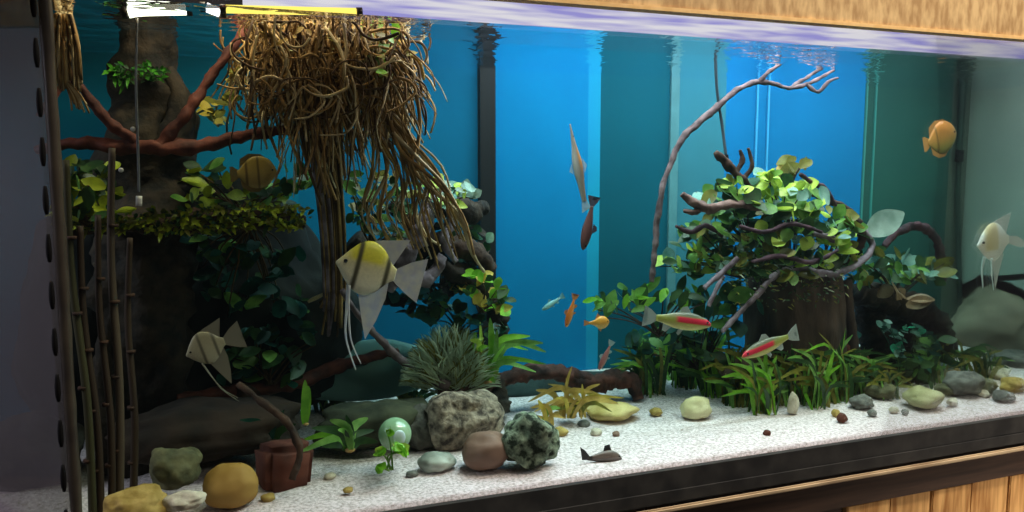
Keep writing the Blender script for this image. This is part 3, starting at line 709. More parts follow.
rosette('leafy_plant', 'dark low plant behind the terracotta block', 'plant', 272, 450, [(240, 420), (258, 408), (270, 402), (284, 410), (296, 424), (250, 432)], [M['lf_dark'], M['lf_teal']], [2, 1], Y=.14, wpx=8)

# ------------------------------------------------------------------ right stump with its bush
t = thing('tree_stump', 'wide dark brown stump under the round leaved bush', 'stump', W(800, 392, .22))
bm = bmesh.new(); path = pxpath([(796, 394), (796, 372), (797, 340), (796, 305), (795, 274), (795, 258)], .22); s = S(796, .22)
rs = [64, 58, 52, 50, 48, 40]; n = 44; rings = []; P = catmull(path, 6)
for i, p in enumerate(P):
    q = i / (len(P) - 1) * (len(rs) - 1); k = min(int(q), len(rs) - 2); r = (rs[k] * (k + 1 - q) + rs[k + 1] * (q - k)) * s
    ring = []
    for a in range(n):
        an = 2 * PI * a / n; u = Vector((math.cos(an), math.sin(an) * .8, 0))
        w_ = 1 + .12 * noise.noise(Vector((u.x * 2.2, u.y * 2.2, i * .08))) + .07 * noise.noise(Vector((u.x * 8, u.y * 8, i * .12))) + .05 * noise.noise(Vector((u.x * 19, u.y * 19, i * .3)))
        ring.append(bm.verts.new(p + u * r * w_))
    rings.append(ring)
for i in range(len(P) - 1):
    for a in range(n): bm.faces.new((rings[i][a], rings[i][(a + 1) % n], rings[i + 1][(a + 1) % n], rings[i + 1][a]))
bm.faces.new(rings[-1]); bm.faces.new(rings[0][::-1])
part('trunk', bm, M['bark'], t)
for pts, r in (([(838, 345, .19), (856, 362, .18), (878, 376, .18)], [12, 13, 6]), ([(765, 350, .17), (744, 364, .16), (722, 376, .17)], [10, 9, 5]), ([(846, 280, .19), (850, 320, .18), (854, 366, .17)], [5, 5, 7])):
    bm = bmesh.new(); pxtube(bm, pts, None, 1, rs=r, sub=7, seg=12, gnarl=.3); part('root', bm, M['drift_red'] if r[0] == 12 else M['bark'], t)
moss_on('stump_moss', 'grey olive moss hanging over the face of the wide stump', [(765, 285, .13, 46, 26), (820, 285, .14, 28, 20), (740, 255, .15, 34, 30)], [M['lf_dark'], M['lf_olive'], M['fuzz']], [4, 2, 1], 170, .008)

pal = [M['lf_bright'], M['lf_mid'], M['lf_dark'], M['lf_blue'], M['lf_olive']]
clump('anubias', 'bright round leaved plant at the top of the right bush', 'plant', [(768, 178, .16), (778, 184, .15), (790, 196, .16), (796, 186, .17), (810, 198, .15), (756, 186, .18), (806, 208, .15), (782, 206, .15)], pal, [6, 3, 1, 2, 0], 19, base=(786, 240, .2), spread=9, per=6, stem_m=M['drift_dark'], elong=1.25)
clump('anubias', 'brown green upright leaf pair above the right bush', 'plant', [(798, 160, .18), (794, 170, .18)], [M['lf_olive'], M['lf_tan']], [3, 1], 16, base=(790, 192, .18), spread=4, per=3, stem_m=M['drift_dark'], elong=1.5)
clump('anubias', 'mid green leaves at the upper left of the right bush', 'plant', [(722, 188, .18), (734, 184, .17), (744, 198, .16), (716, 200, .18), (758, 205, .16), (732, 212, .17)], pal, [2, 4, 4, 2, 2], 19, base=(748, 244, .2), spread=9, per=6, stem_m=M['drift_dark'], elong=1.4)
clump('anubias', 'green leaves at the lower left of the right bush', 'plant', [(690, 250, .18), (710, 256, .17), (688, 236, .19), (726, 262, .17), (700, 268, .18), (676, 262, .2), (716, 236, .18), (700, 222, .19), (738, 240, .17)], pal, [2.5, 5, 5, .5, 2], 19, base=(742, 278, .2), spread=10, per=6, stem_m=M['drift_dark'], elong=1.7)
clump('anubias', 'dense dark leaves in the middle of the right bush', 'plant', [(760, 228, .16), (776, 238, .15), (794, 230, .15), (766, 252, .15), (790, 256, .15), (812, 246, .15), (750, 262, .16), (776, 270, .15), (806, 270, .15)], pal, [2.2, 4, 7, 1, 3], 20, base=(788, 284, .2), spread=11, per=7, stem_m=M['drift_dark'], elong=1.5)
clump('anubias', 'small mixed leaves at the right shoulder of the right bush', 'plant', [(824, 226, .16), (836, 214, .17), (846, 220, .17), (832, 238, .16), (856, 228, .18), (842, 248, .17), (826, 258, .17), (852, 262, .18)], pal, [3, 4, 4, 3, 2], 17, base=(826, 276, .2), spread=9, per=5, stem_m=M['drift_dark'], elong=1.4)
clump('anubias', 'blue green leaves over the dark driftwood at the right end of the bush', 'plant', [(880, 268, .18), (896, 272, .18), (912, 266, .18), (924, 276, .19), (870, 254, .18), (862, 278, .18), (935, 268, .2), (904, 258, .19)], [M['lf_mid'], M['lf_dark'], M['lf_blue'], M['lf_olive']], [3, 3, 2, 2], 18, base=(894, 300, .2), spread=9, per=6, stem_m=M['drift_dark'], elong=1.5)
clump('java_fern', 'long green leaves left of the wide stump', 'plant', [(660, 290, .2), (676, 296, .19), (640, 300, .21), (612, 298, .22), (604, 308, .22), (690, 288, .19), (628, 292, .22)], [M['lf_mid'], M['lf_lime'], M['lf_dark']], [3, 2, 3], 24, base=(660, 336, .22), spread=8, per=4, stem_m=M['drift_dark'], elong=2.6, tall=.5)
clump('dark_fern', 'dark leaves in the gap left of the wide stump', 'plant', [(700, 300, .22), (690, 325, .23), (720, 320, .21), (668, 325, .24), (712, 345, .22), (738, 300, .2), (648, 345, .24), (686, 350, .23)], [M['lf_dark'], M['lf_teal'], M['lf_mid']], [4, 3, 1], 22, base=(700, 372, .23), spread=14, per=7, stem_m=M['drift_dark'])

clump('anubias', 'olive and green leaves under the trailing roots above the yellow angelfish', 'plant', [(352, 180, .18), (368, 200, .18), (384, 180, .17), (372, 224, .19), (356, 212, .19), (396, 232, .18)], [M['lf_olive'], M['lf_mid'], M['lf_dark'], M['lf_tan']], [3, 2, 4, 1], 15, base=(372, 246, .22), spread=10, per=6, stem_m=M['root_dark'])
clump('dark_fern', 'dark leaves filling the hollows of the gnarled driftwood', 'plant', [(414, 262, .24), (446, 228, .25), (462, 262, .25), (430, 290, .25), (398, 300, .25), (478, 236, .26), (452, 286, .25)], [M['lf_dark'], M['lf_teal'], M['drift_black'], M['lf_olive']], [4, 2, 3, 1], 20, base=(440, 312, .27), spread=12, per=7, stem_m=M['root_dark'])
driftwood('crooked_twig', 'thin tan twig looping before the gnarled driftwood', [
    ([(404, 150, .1), (420, 178, .1), (444, 200, .11), (462, 224, .12), (472, 252, .13), (484, 272, .15)], [1.8, 2.2, 2.4, 2.4, 2, 1.4]), ([(430, 188, .105), (416, 206, .11), (424, 232, .12), (440, 246, .13)], [1.6, 1.8, 1.6, 1.2])], M['root_pale'])
for lb, pts in (('thin dark twig rising right of the bush crown', [(836, 206, .15), (826, 190, .15), (812, 182, .15), (800, 174, .15)]), ('thin plum twig crossing the middle of the bush', [(740, 226, .12), (764, 232, .12), (792, 224, .12), (822, 232, .12)]),
                ('thin plum twig low across the bush', [(752, 262, .12), (780, 256, .12), (812, 262, .12), (838, 250, .12)]), ('crooked dark twig at the left shoulder of the bush', [(676, 226, .15), (690, 232, .15), (706, 226, .15), (722, 236, .15)])):
    driftwood('crooked_twig', lb, [(pts, [1.6, 2.4, 2.6, 1.6])], mat('plum twig', '2a1b20', '543a42', scale=60, rough=.8))
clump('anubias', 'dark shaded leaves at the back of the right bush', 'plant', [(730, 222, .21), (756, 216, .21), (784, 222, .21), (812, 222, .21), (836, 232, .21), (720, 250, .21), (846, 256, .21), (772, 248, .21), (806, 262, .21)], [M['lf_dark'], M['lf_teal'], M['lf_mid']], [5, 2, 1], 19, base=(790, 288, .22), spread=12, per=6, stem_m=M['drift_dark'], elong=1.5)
# single big grey leaf
t = thing('broad_leaf', 'large grey green leaf on a stalk right of the bush', 'leaf', W(862, 236, .17)); bm = bmesh.new(); s = S(884, .17)
d = (W(906, 209, .16) - W(866, 234, .17)).normalized()
leaf(bm, W(866, 234, .17), d, (0, -1, .45), 48 * s, 26 * s, 0, droop=.05, n=10); part('blade', bm, M['lf_grey'], t)
bm = bmesh.new(); pxtube(bm, [(848, 262, .19), (856, 248, .18), (867, 233, .17)], None, 1.4, sub=5, seg=6); part('stalk', bm, M['drift_red'], t)
clump('withered_leaf', 'withered pale brown leaves below the blue green ones at right', 'leaf', [(895, 288, .15), (908, 296, .15)], [M['lf_brown']], [1], 30, base=(888, 284, .17), spread=4, per=2, elong=2, stem_m=M['drift_dark'])
# branches about the bush
tw = M['twig']
driftwood('tall_branch', 'tall thin bare branch arching over the right bush to the surface', [
    ([(652, 282, .2), (655, 245, .2), (660, 200, .2), (670, 165, .2), (686, 134, .2), (714, 110, .19), (740, 88, .19), (764, 82, .19), (790, 88, .19), (812, 82, .19), (834, 70, .19)], [2.4, 3, 3.2, 2.6, 3.4, 3.4, 2.8, 2.6, 2.1, 2, 1.3]),
    ([(758, 83, .19), (770, 71, .185), (786, 61, .18)], [2.4, 2, 1.2]), ([(806, 84, .19), (818, 92, .185), (828, 82, .18), (838, 78, .18)], [2, 2, 1.8, 1.2]), ([(790, 88, .19), (806, 78, .2), (822, 68, .2), (828, 66, .2)], [2, 1.8, 1.5, 1])], tw)
driftwood('forked_twig', 'dark forked twig sticking up from the left of the bush top', [
    ([(752, 192, .17), (742, 180, .17), (730, 168, .17), (716, 152, .17)], [4.5, 4.5, 4.5, 3]), ([(736, 174, .17), (742, 160, .17), (740, 150, .17)], [3, 2.4, 1.6]), ([(742, 180, .17), (752, 166, .165), (748, 148, .165)], [2.6, 2.4, 1.4])], M['drift_dark'])
driftwood('pale_branch', 'knobbly pale branch poking left out of the bush', [
    ([(760, 208, .14), (736, 204, .14), (712, 208, .14), (696, 204, .14), (682, 194, .145)], [3.5, 4, 5, 4.5, 3]), ([(704, 206, .14), (694, 212, .14), (684, 211, .14)], [3, 3, 2])], mat('knobbly pale wood', '4a3632', '8a6c62', scale=50, rough=.8, bump=.4))
driftwood('pale_branch', 'straight lilac grey branch crossing the lower left of the bush', [
    ([(704, 288, .13), (720, 274, .13), (738, 258, .13)], [2.4, 3, 2.6])], M['drift_lilac'])
driftwood('pale_branch', 'lilac grey branch leaning against the wide stump', [
    ([(722, 332, .13), (740, 312, .13), (758, 294, .13), (774, 276, .14), (796, 268, .14), (830, 274, .14), (858, 264, .15), (872, 246, .16), (862, 228, .17)], [2.4, 2.8, 3, 3.4, 3.4, 3.6, 4, 3.6, 3], M['drift_lilac'])], M['drift_lilac'])
driftwood('pale_branch', 'short lilac twig left of the straight lilac grey branch', [
    ([(708, 306, .14), (716, 290, .14), (724, 276, .14)], [2, 2.4, 1.8])], M['drift_lilac'])
driftwood('twisted_branch', 'dark twisted branch over the right shoulder of the bush', [
    ([(806, 190, .18), (824, 200, .17), (842, 206, .17), (856, 220, .17), (862, 240, .17), (850, 256, .17)], [2.5, 3, 3.5, 4, 4.5, 4]), ([(812, 234, .16), (832, 238, .16), (852, 250, .16)], [3, 3.6, 4], M['drift_lilac'])], M['drift_dark'])
driftwood('twisted_branch', 'dark hooped branch at the right end of the bush', [
    ([(884, 246, .19), (898, 232, .19), (916, 226, .19), (932, 234, .2), (941, 252, .2), (942, 282, .2)], [3, 4, 4.5, 4.5, 4.5, 4])], mat('plum dark wood', '1f1216', '46282e', scale=45, rough=.8, bump=.4))
t = thing('air_line', 'thin dark line hanging from the surface down to the forked twig', 'tube', W(716, 55, .19)); bm = bmesh.new()
pxtube(bm, [(715, 50, .19), (717, 90, .19), (722, 125, .19), (726, 156, .18)], None, 1.5, sub=6, seg=7); part('hose', bm, mat('dull dark hose', '2c3a40', rough=.5), t)
bm = bmesh.new(); pxtube(bm, [(726, 155, .18), (727, 164, .18)], None, 2.4, sub=3, seg=8); part('end_plug', bm, M['silicone'], t)
# dark driftwood cave on the right
driftwood('dark_driftwood', 'black hollow driftwood right of the wide stump', [
    ([(856, 292, .22), (880, 298, .22), (908, 306, .22), (932, 322, .22), (944, 350, .22)], [10, 14, 16, 15, 12]),
    ([(866, 300, .24), (872, 330, .24), (876, 362, .23)], [12, 14, 15]), ([(900, 306, .25), (912, 340, .25), (910, 370, .24)], [18, 22, 22]), ([(850, 368, .19), (890, 374, .19), (930, 368, .2)], [7, 9, 8], M['drift_dark'])], M['drift_black'])
clump('blue_plant', 'small iridescent blue green plant inside the black driftwood hollow', 'plant', [(884, 325, .16), (900, 334, .16), (912, 330, .165), (898, 350, .16)], [M['lf_neon'], M['lf_blue'], M['lf_teal']], [1, 2, 3], 12, base=(900, 366, .18), spread=7, per=5, dY=.01, stem_m=M['lf_teal'])
clump('dark_fern', 'dark green leaves below the iridescent plant', 'plant', [(920, 350, .16), (930, 340, .17), (912, 362, .15), (935, 360, .17), (922, 376, .14)], [M['lf_dark'], M['lf_mid'], M['lf_teal']], [4, 1, 2], 16, base=(924, 384, .16), spread=8, per=6, stem_m=M['lf_dark'])
# right end: boulder, black rod, cable
rock('boulder', 1022, 330, 150, 104, mat('dull olive boulder', '6e6252', '887a66', scale=9, rough=.85, bump=.2), 'large dull olive grey boulder against the right end', Y=.3, seed=33, rough=.1, sub=5)
bm = bmesh.new(); t = thing('black_rod', 'short black rod above the boulder at the right end', 'rod', W(996, 278, .2)); pxtube(bm, [(994, 279, .2), (1020, 277, .2), (1050, 274, .2)], None, 3.2, sub=5, seg=12); part('rod', bm, M['silicone'], t)
bm = bmesh.new(); pxtube(bm, [(991, 279.2, .2), (994.5, 279, .2)], None, 3.8, sub=2, seg=12); part('cap', bm, M['black'], t)
t = thing('heater_cable', 'dark green cable running down the back corner at right', 'cable', W(966, 50, TD - .012)); bm = bmesh.new()
pxtube(bm, [(968, 44, TD - .012), (963, 90, TD - .014), (960, 140, TD - .012), (958, 200, TD - .01), (959, 270, TD - .01), (961, 330, TD - .012)], None, 1, rs=[4, 4, 3, 2.6, 2.6, 2.6], sub=8, seg=8); part('cord', bm, mat('dark cable', '16241f', '20342c', scale=20, rough=.5), t)
bm = bmesh.new(); pxtube(bm, [(960, 150, TD - .015), (959, 162, TD - .015)], None, 4, sub=2, seg=8); part('clip', bm, M['silicone'], t)

# ------------------------------------------------------------------ plants on the sand, right
g1 = [M['lf_mid'], M['lf_dark'], M['lf_lime'], M['lf_olive'], M['lf_bright']]
for px, py, n, h, sp, w_, wt, lb in [
    (650, 398, 39, 62, 30, 5, [3, 4, 1, 1, 0], 'grassy plant at the right end of the arched driftwood'),
    (682, 392, 39, 70, 32, 6, [3, 4, 2, 1, 1], 'grassy plant under the tail of the upper striped fish'),
    (712, 398, 39, 64, 30, 6, [3, 3, 2, 1, 0], 'grassy plant under the head of the upper striped fish'),
    (735, 406, 39, 59, 26, 6, [1, 2, 0, 4, 0], 'olive broad bladed plant below the snout of the lower striped fish'),
    (760, 414, 40, 59, 30, 6, [3, 2, 4, 1, 1], 'bright green grassy plant left of the pale upright stone'),
    (784, 404, 39, 54, 30, 5, [3, 3, 1, 3, 0], 'grassy plant behind the pale upright stone'),
    (815, 408, 39, 59, 30, 6, [3, 3, 1, 3, 0], 'grassy plant right of the pale upright stone'),
    (838, 402, 39, 67, 30, 6, [3, 3, 1, 3, 0], 'grassy plant at the right foot of the wide stump'),
    (862, 396, 35, 43, 28, 5, [2, 4, 0, 3, 0], 'low grassy plant by the red brown root'),
    (884, 398, 32, 27, 26, 5, [3, 3, 0, 4, 0], 'low tuft left of the yellow grey stone'),
    (930, 384, 33, 35, 24, 5, [3, 3, 2, 2, 0], 'tuft behind the yellow grey stone'),
    (985, 380, 33, 29, 26, 5, [3, 4, 0, 3, 0], 'low tuft before the olive grey boulder')]:
    rosette('grassy_plant', lb, 'plant', px, py, None, g1, wt, n=n, h=h, sp=sp, wpx=w_ * .78, sprd=12)
rock('rock', 612, 411, 50, 18, mat('yellow flat stone', 'b39a52', 'd8c184', scale=22, rough=.85, bump=.2), 'flat yellow stone right of the yellow tan plant', seed=41, rough=.15)
rock('rock', 696, 408, 32, 24, mat('cream rounded stone', 'b5a878', 'd6cca2', scale=20, rough=.85), 'cream rounded stone below the grassy plants', seed=43, rough=.12)
rock('rock', 793, 404, 12, 24, M['r_white'], 'pale upright stone among the grassy plants', seed=44, rough=.12)
rock('rock', 922, 398, 40, 20, mat('yellow grey stone', '8e8a5c', 'b5b088', scale=22, rough=.85, bump=.2), 'yellow grey stone on the sand at right', seed=45, rough=.16)
rock('rock', 998, 372, 24, 14, M['r_white'], 'white stone before the olive grey boulder', seed=46, rough=.15)
rock('rock', 962, 384, 40, 24, M['r_slate'], 'grey stone right of the yellow grey stone', seed=47, rough=.2)
rock('rock', 946, 372, 26, 18, M['r_yellow'], 'tan stone behind the grey stone at right', seed=48, rough=.2)
rock('rock', 1014, 386, 26, 16, M['r_yellow'], 'tan stone at the right edge of the photo', seed=49, rough=.2)
rock('rock', 862, 402, 24, 14, M['r_slate'], 'small grey stone at the right foot of the grassy plants', seed=50, rough=.2)
peb = [(767, 433, 8, 7, 'r_terra', 'single dark pebble alone on the bright sand'), (842, 418, 12, 10, 'r_terra', 'dark red pebble below the grassy plants'), (836, 413, 9, 8, 'r_yellow', 'yellow pebble beside the dark red pebble'),
       (596, 432, 12, 8, 'r_white', 'white pebble below the flat yellow stone'), (584, 424, 14, 8, 'r_slate', 'grey pebble under the yellow tan plant'), (560, 432, 18, 10, 'r_yellow', 'tan pebble right of the mossy speckled rock'),
       (616, 434, 8, 6, 'r_brown', 'brown pebble behind the small dark catfish'), (894, 410, 10, 7, 'r_white', 'white pebble left of the yellow grey stone'), (952, 402, 12, 8, 'r_white', 'white pebble below the grey stone at right'),
       (872, 413, 10, 7, 'r_slate', 'grey pebble below the low grassy plant'), (905, 412, 8, 6, 'r_slate', 'tiny grey pebble below the yellow grey stone'), (984, 394, 12, 8, 'r_white', 'white pebble below the low tuft at right'), (656, 412, 14, 9, 'r_yellow', 'tan pebble right of the flat yellow stone'),
       (330, 476, 12, 7, 'r_white', 'white pebble on the sand right of the terracotta block'), (348, 490, 10, 6, 'r_yellow', 'tan pebble near the front glass left of the sprig'), (412, 474, 12, 7, 'r_slate', 'grey pebble below the glass ball'), (268, 498, 14, 9, 'r_yellow', 'tan pebble right of the ochre cobble')]
for i, (px, py, w_, h_, mm, lb) in enumerate(peb):
    rock('pebble', px, py, w_, h_, M[mm], lb, seed=60 + i, rough=.15, cat='pebble', sub=3, group='pebbles on the sand')


# ------------------------------------------------------------------ dark masses at the back left and low filler plants
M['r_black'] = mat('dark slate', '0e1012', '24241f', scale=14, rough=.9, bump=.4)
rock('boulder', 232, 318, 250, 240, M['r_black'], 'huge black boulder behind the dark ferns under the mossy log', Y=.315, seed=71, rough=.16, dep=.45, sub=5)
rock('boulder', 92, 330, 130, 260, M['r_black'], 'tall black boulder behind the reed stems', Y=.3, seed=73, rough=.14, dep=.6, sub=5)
rock('boulder', 210, 430, 170, 60, mat('dark brown rock', '1c130e', '33241a', scale=20, rough=.9, bump=.5), 'low dark brown rock behind the ochre cobble', Y=.17, seed=74, rough=.2, dep=.5)
rock('slab', 368, 372, 150, 62, mat('grey teal slate', '5c7c78', '6c8c86', scale=12, rough=.8, bump=.15), 'smooth grey teal slab behind the slanting brown branch', Y=.3, seed=77, rough=.07, dep=.35, cat='stone')
rock('stone', 566, 386, 170, 26, mat('dark flat stone', '14201f', '263230', scale=30, rough=.9, bump=.4), 'long dark stone behind the arched driftwood', Y=.33, seed=81, rough=.12, dep=.25, cat='stone')
rock('rock', 1012, 362, 50, 22, M['r_slate'], 'grey stone at the foot of the olive grey boulder near the right edge', Y=.2, seed=82, rough=.2)
rock('rock', 982, 386, 30, 17, M['r_grey'], 'green grey stone between grey stone and tan stone at the right edge', seed=83, rough=.2)
rock('rock', 1004, 396, 22, 11, M['r_slate'], 'flat grey stone near the front glass at the right edge', seed=84, rough=.2)
rock('rock', 880, 390, 34, 18, M['r_grey'], 'green grey stone left of the yellow grey stone', seed=85, rough=.2)
rock('rock', 946, 390, 22, 13, M['r_grey'], 'small green grey stone touching the yellow grey stone', seed=86, rough=.2)
rock('boulder', 380, 424, 120, 50, mat('dark moss rock', '23281c', '4a4a36', scale=24, rough=.9, bump=.5), 'low dark mossy rock behind the glass ball', Y=.17, seed=75, rough=.2, dep=.45)
rock('rock', 30, 452, 90, 80, mat('dark grey rock', '24211f', '45403a', scale=40, rough=.9, bump=.5), 'added dark grey rock seen through the slanted end pane', Y=.2, seed=90, rough=.2, dep=.7)  # added dark rock that dims the bright sand behind the pane
for px, py, n, h, sp, w_, wt, lb in [
    (330, 420, 18, 30, 30, 6, [1, 5, 0, 1, 0], 'dark grassy plant between terracotta block and glass ball'),
    (410, 414, 18, 30, 26, 6, [1, 5, 0, 2, 0], 'dark grassy plant behind the glass ball'),
    (370, 438, 15, 26, 24, 5, [3, 3, 1, 2, 0], 'small grassy plant touching the left of the glass ball')]:
    rosette('grassy_plant', lb, 'plant', px, py, None, [M['lf_mid'], M['lf_dark'], M['lf_lime'], M['lf_olive'], M['lf_bright']], wt, n=n, h=h, sp=sp, wpx=w_ * .78, sprd=12)
for px, py, n, h, sp, w_, wt, lb in [
    (668, 384, 20, 60, 34, 6, [3, 5, 1, 1, 0], 'tall dark grassy plant behind the left end of the grassy row'),
    (704, 380, 20, 56, 34, 6, [3, 5, 1, 1, 0], 'tall dark grassy plant behind the head of the upper striped fish'),
    (828, 388, 20, 48, 34, 5, [3, 4, 0, 3, 0], 'tall olive grassy plant against the right face of the wide stump'),
    (782, 390, 18, 34, 34, 5, [2, 4, 1, 3, 0], 'low olive grassy plant against the foot of the wide stump'),
    (742, 388, 18, 34, 30, 5, [2, 4, 1, 3, 0], 'low dark grassy plant left of the foot of the wide stump'),
    (640, 388, 15, 30, 22, 5, [2, 4, 1, 3, 0], 'low dark plant touching the right end of the arched driftwood'),
    (905, 386, 15, 26, 30, 5, [2, 4, 0, 4, 0], 'low dark plant before the black driftwood hollow'),
    (960, 372, 15, 22, 30, 5, [2, 4, 0, 4, 0], 'low dark plant at the foot of the olive grey boulder')]:
    rosette('grassy_plant', lb, 'plant', px, py, None, [M['lf_mid'], M['lf_dark'], M['lf_lime'], M['lf_olive'], M['lf_bright']], wt, n=n, h=h, sp=sp, wpx=w_ * .78, sprd=12)

# ------------------------------------------------------------------ fish
def fish_mat(name, top, side, belly, stripe=None, sz=(0, .1), sx=(-.2, .4), bars=None, barcol='2a2620', patch=None, alpha=None):
    m = bpy.data.materials.new(name); m.use_nodes = True; nt = m.node_tree; N = nt.nodes; b = N['Principled BSDF']
    b.inputs['Roughness'].default_value = .35; b.inputs['Specular IOR Level'].default_value = .5
    tc = N.new('ShaderNodeTexCoord'); sp = N.new('ShaderNodeSeparateXYZ'); nt.links.new(tc.outputs['Generated'], sp.inputs[0])
    r = N.new('ShaderNodeValToRGB'); e = r.color_ramp.elements; e[0].position = .2; e[0].color = (*lin(belly), 1); e[1].position = .85; e[1].color = (*lin(top), 1)
    k = e.new(.5); k.color = (*lin(side), 1); nt.links.new(sp.outputs[2], r.inputs[0]); col = r.outputs[0]
    def rng(sock, lo, hi, soft):
        a = N.new('ShaderNodeMapRange'); a.interpolation_type = 'SMOOTHSTEP'; a.inputs[1].default_value = lo - soft; a.inputs[2].default_value = lo + soft; nt.links.new(sock, a.inputs[0])
        c = N.new('ShaderNodeMapRange'); c.interpolation_type = 'SMOOTHSTEP'; c.inputs[1].default_value = hi - soft; c.inputs[2].default_value = hi + soft; c.inputs[3].default_value = 1; c.inputs[4].default_value = 0; nt.links.new(sock, c.inputs[0])
        q = N.new('ShaderNodeMath'); q.operation = 'MULTIPLY'; nt.links.new(a.outputs[0], q.inputs[0]); nt.links.new(c.outputs[0], q.inputs[1]); return q.outputs[0]
    def over(fac, c):
        nonlocal col
        x = N.new('ShaderNodeMix'); x.data_type = 'RGBA'; nt.links.new(fac, x.inputs[0]); nt.links.new(col, x.inputs[6]); x.inputs[7].default_value = (*lin(c), 1); col = x.outputs[2]
    def mul(a, c):
        q = N.new('ShaderNodeMath'); q.operation = 'MULTIPLY'; nt.links.new(a, q.inputs[0]); nt.links.new(c, q.inputs[1]); return q.outputs[0]
    if patch: over(mul(rng(sp.outputs[2], patch[1], 1.5, .06), rng(sp.outputs[0], patch[2], patch[3], .08)), patch[0])
    for b0, b1 in bars or []: over(rng(sp.outputs[0], b0, b1, .03), barcol)
    if stripe: over(mul(rng(sp.outputs[2], *sz, .05), rng(sp.outputs[0], *sx, .05)), stripe)
    nz = N.new('ShaderNodeTexNoise'); nz.inputs['Scale'].default_value = 25; nt.links.new(tc.outputs['Generated'], nz.inputs['Vector'])
    hs = N.new('ShaderNodeHueSaturation'); mr = N.new('ShaderNodeMapRange'); mr.inputs[3].default_value = .75; mr.inputs[4].default_value = 1.2
    nt.links.new(nz.outputs['Fac'], mr.inputs[0]); nt.links.new(mr.outputs[0], hs.inputs['Value']); nt.links.new(col, hs.inputs['Color'])
    nt.links.new(hs.outputs[0], b.inputs['Base Color'])
    if alpha: b.inputs['Alpha'].default_value = alpha
    return m
EYE = mat('fish eye', '0a0a0a', rough=.1, spec=.8)
def fin(root, name, pts, m, th=.006, y=0):
    bm = bmesh.new(); a = [bm.verts.new((p[0], y - th / 2, p[1])) for p in pts]; b = [bm.verts.new((p[0], y + th / 2, p[1])) for p in pts]; n = len(pts)
    bm.faces.new(a); bm.faces.new(b[::-1])
    for i in range(n): bm.faces.new((a[i], b[i], b[(i + 1) % n], a[(i + 1) % n]))
    bmesh.ops.triangulate(bm, faces=bm.faces[:])
    return obj(name, bm, m, root, smooth=False)
def filament(root, name, pts, r, m):
    bm = bmesh.new(); tube(bm, [Vector(p) for p in pts], r, r * .35, sub=5, seg=6); return obj(name, bm, m, root)
def fish(name, label, cat, head, tail, Y, prof, m, finm, fins, eye=None, up=None, eyer=.018, dy=0, fils=(), group=None):
    "prof: (x, z centre, half height, half thickness) from snout (x=.5) to tail root (x=-.5), in body lengths"
    h = W(head[0], head[1], Y); tl = W(tail[0], tail[1], Y + dy); L = (h - tl).length; ax = (h - tl).normalized()
    u = Vector(up or (0, 0, 1)); u = (u - ax * u.dot(ax)).normalized(); nrm = u.cross(ax)
    t = thing(name, label, cat, (h + tl) / 2, group)
    t.matrix_world = Matrix.Translation((h + tl) / 2) @ Matrix((ax, nrm, u)).transposed().to_4x4() @ Matrix.Scale(L, 4)
    bm = bmesh.new(); rings = []; seg = 16
    P = catmull([(p[0], p[1], 0) for p in prof], 4); Q = catmull([(p[2], p[3], 0) for p in prof], 4)
    for c, q in zip(P, Q):
        rings.append([bm.verts.new((c.x, max(q.y, .003) * math.cos(2 * PI * s / seg), c.y + max(q.x, .004) * math.sin(2 * PI * s / seg))) for s in range(seg)])
    for i in range(len(rings) - 1):
        for s in range(seg): bm.faces.new((rings[i][s], rings[i][(s + 1) % seg], rings[i + 1][(s + 1) % seg], rings[i + 1][s]))
    bm.faces.new(rings[0][::-1]); bm.faces.new(rings[-1])
    body = obj('body', bm, m, t)
    for nm, pts in fins: fin(t, nm, pts, finm)
    for nm, pts, r in fils: filament(t, nm, pts, r, finm)
    if eye:
        for sg in (-1, 1):
            bm = bmesh.new(); bmesh.ops.create_uvsphere(bm, u_segments=12, v_segments=8, radius=eyer)
            bmesh.ops.translate(bm, verts=bm.verts[:], vec=(eye[0], sg * eye[2], eye[1])); obj('eye', bm, EYE, body)
    return t
BARB = [(.5, -.005, .012, .01), (.46, 0, .045, .03), (.36, .005, .085, .05), (.2, .008, .125, .065), (.02, .008, .138, .065), (-.18, .005, .115, .05), (-.36, .005, .07, .03), (-.5, .005, .045, .015)]
BFIN = [('tail_fin', [(-.47, .03), (-.6, .12), (-.72, .17), (-.64, .04), (-.63, 0), (-.65, -.05), (-.72, -.15), (-.58, -.1), (-.47, -.03)]),
        ('dorsal_fin', [(.12, .125), (.02, .24), (-.06, .22), (-.12, .13)]), ('anal_fin', [(-.2, -.1), (-.3, -.19), (-.36, -.17), (-.36, -.06)]), ('pelvic_fin', [(.02, -.12), (-.06, -.22), (-.1, -.19), (-.08, -.12)])]
bm_ = fish_mat('red striped barb', '5c5e4c', '9aa048', 'd4c878', stripe='d02c44', sz=(.42, .74), sx=(.34, 1.0))
clearf = mat('pale fin', 'b8c4c0', rough=.4, alpha=.65)
fish('striped_fish', 'silver fish with a red flank stripe swimming right beside the bush', 'fish', (711, 325), (656, 318), .1, BARB, bm_, clearf, BFIN, eye=(.4, .03, .045))
fish('striped_fish', 'silver fish with a red flank stripe heading down left before the stump', 'fish', (742, 357), (788, 337), .1, BARB, bm_, clearf, BFIN, eye=(.4, .03, .045))
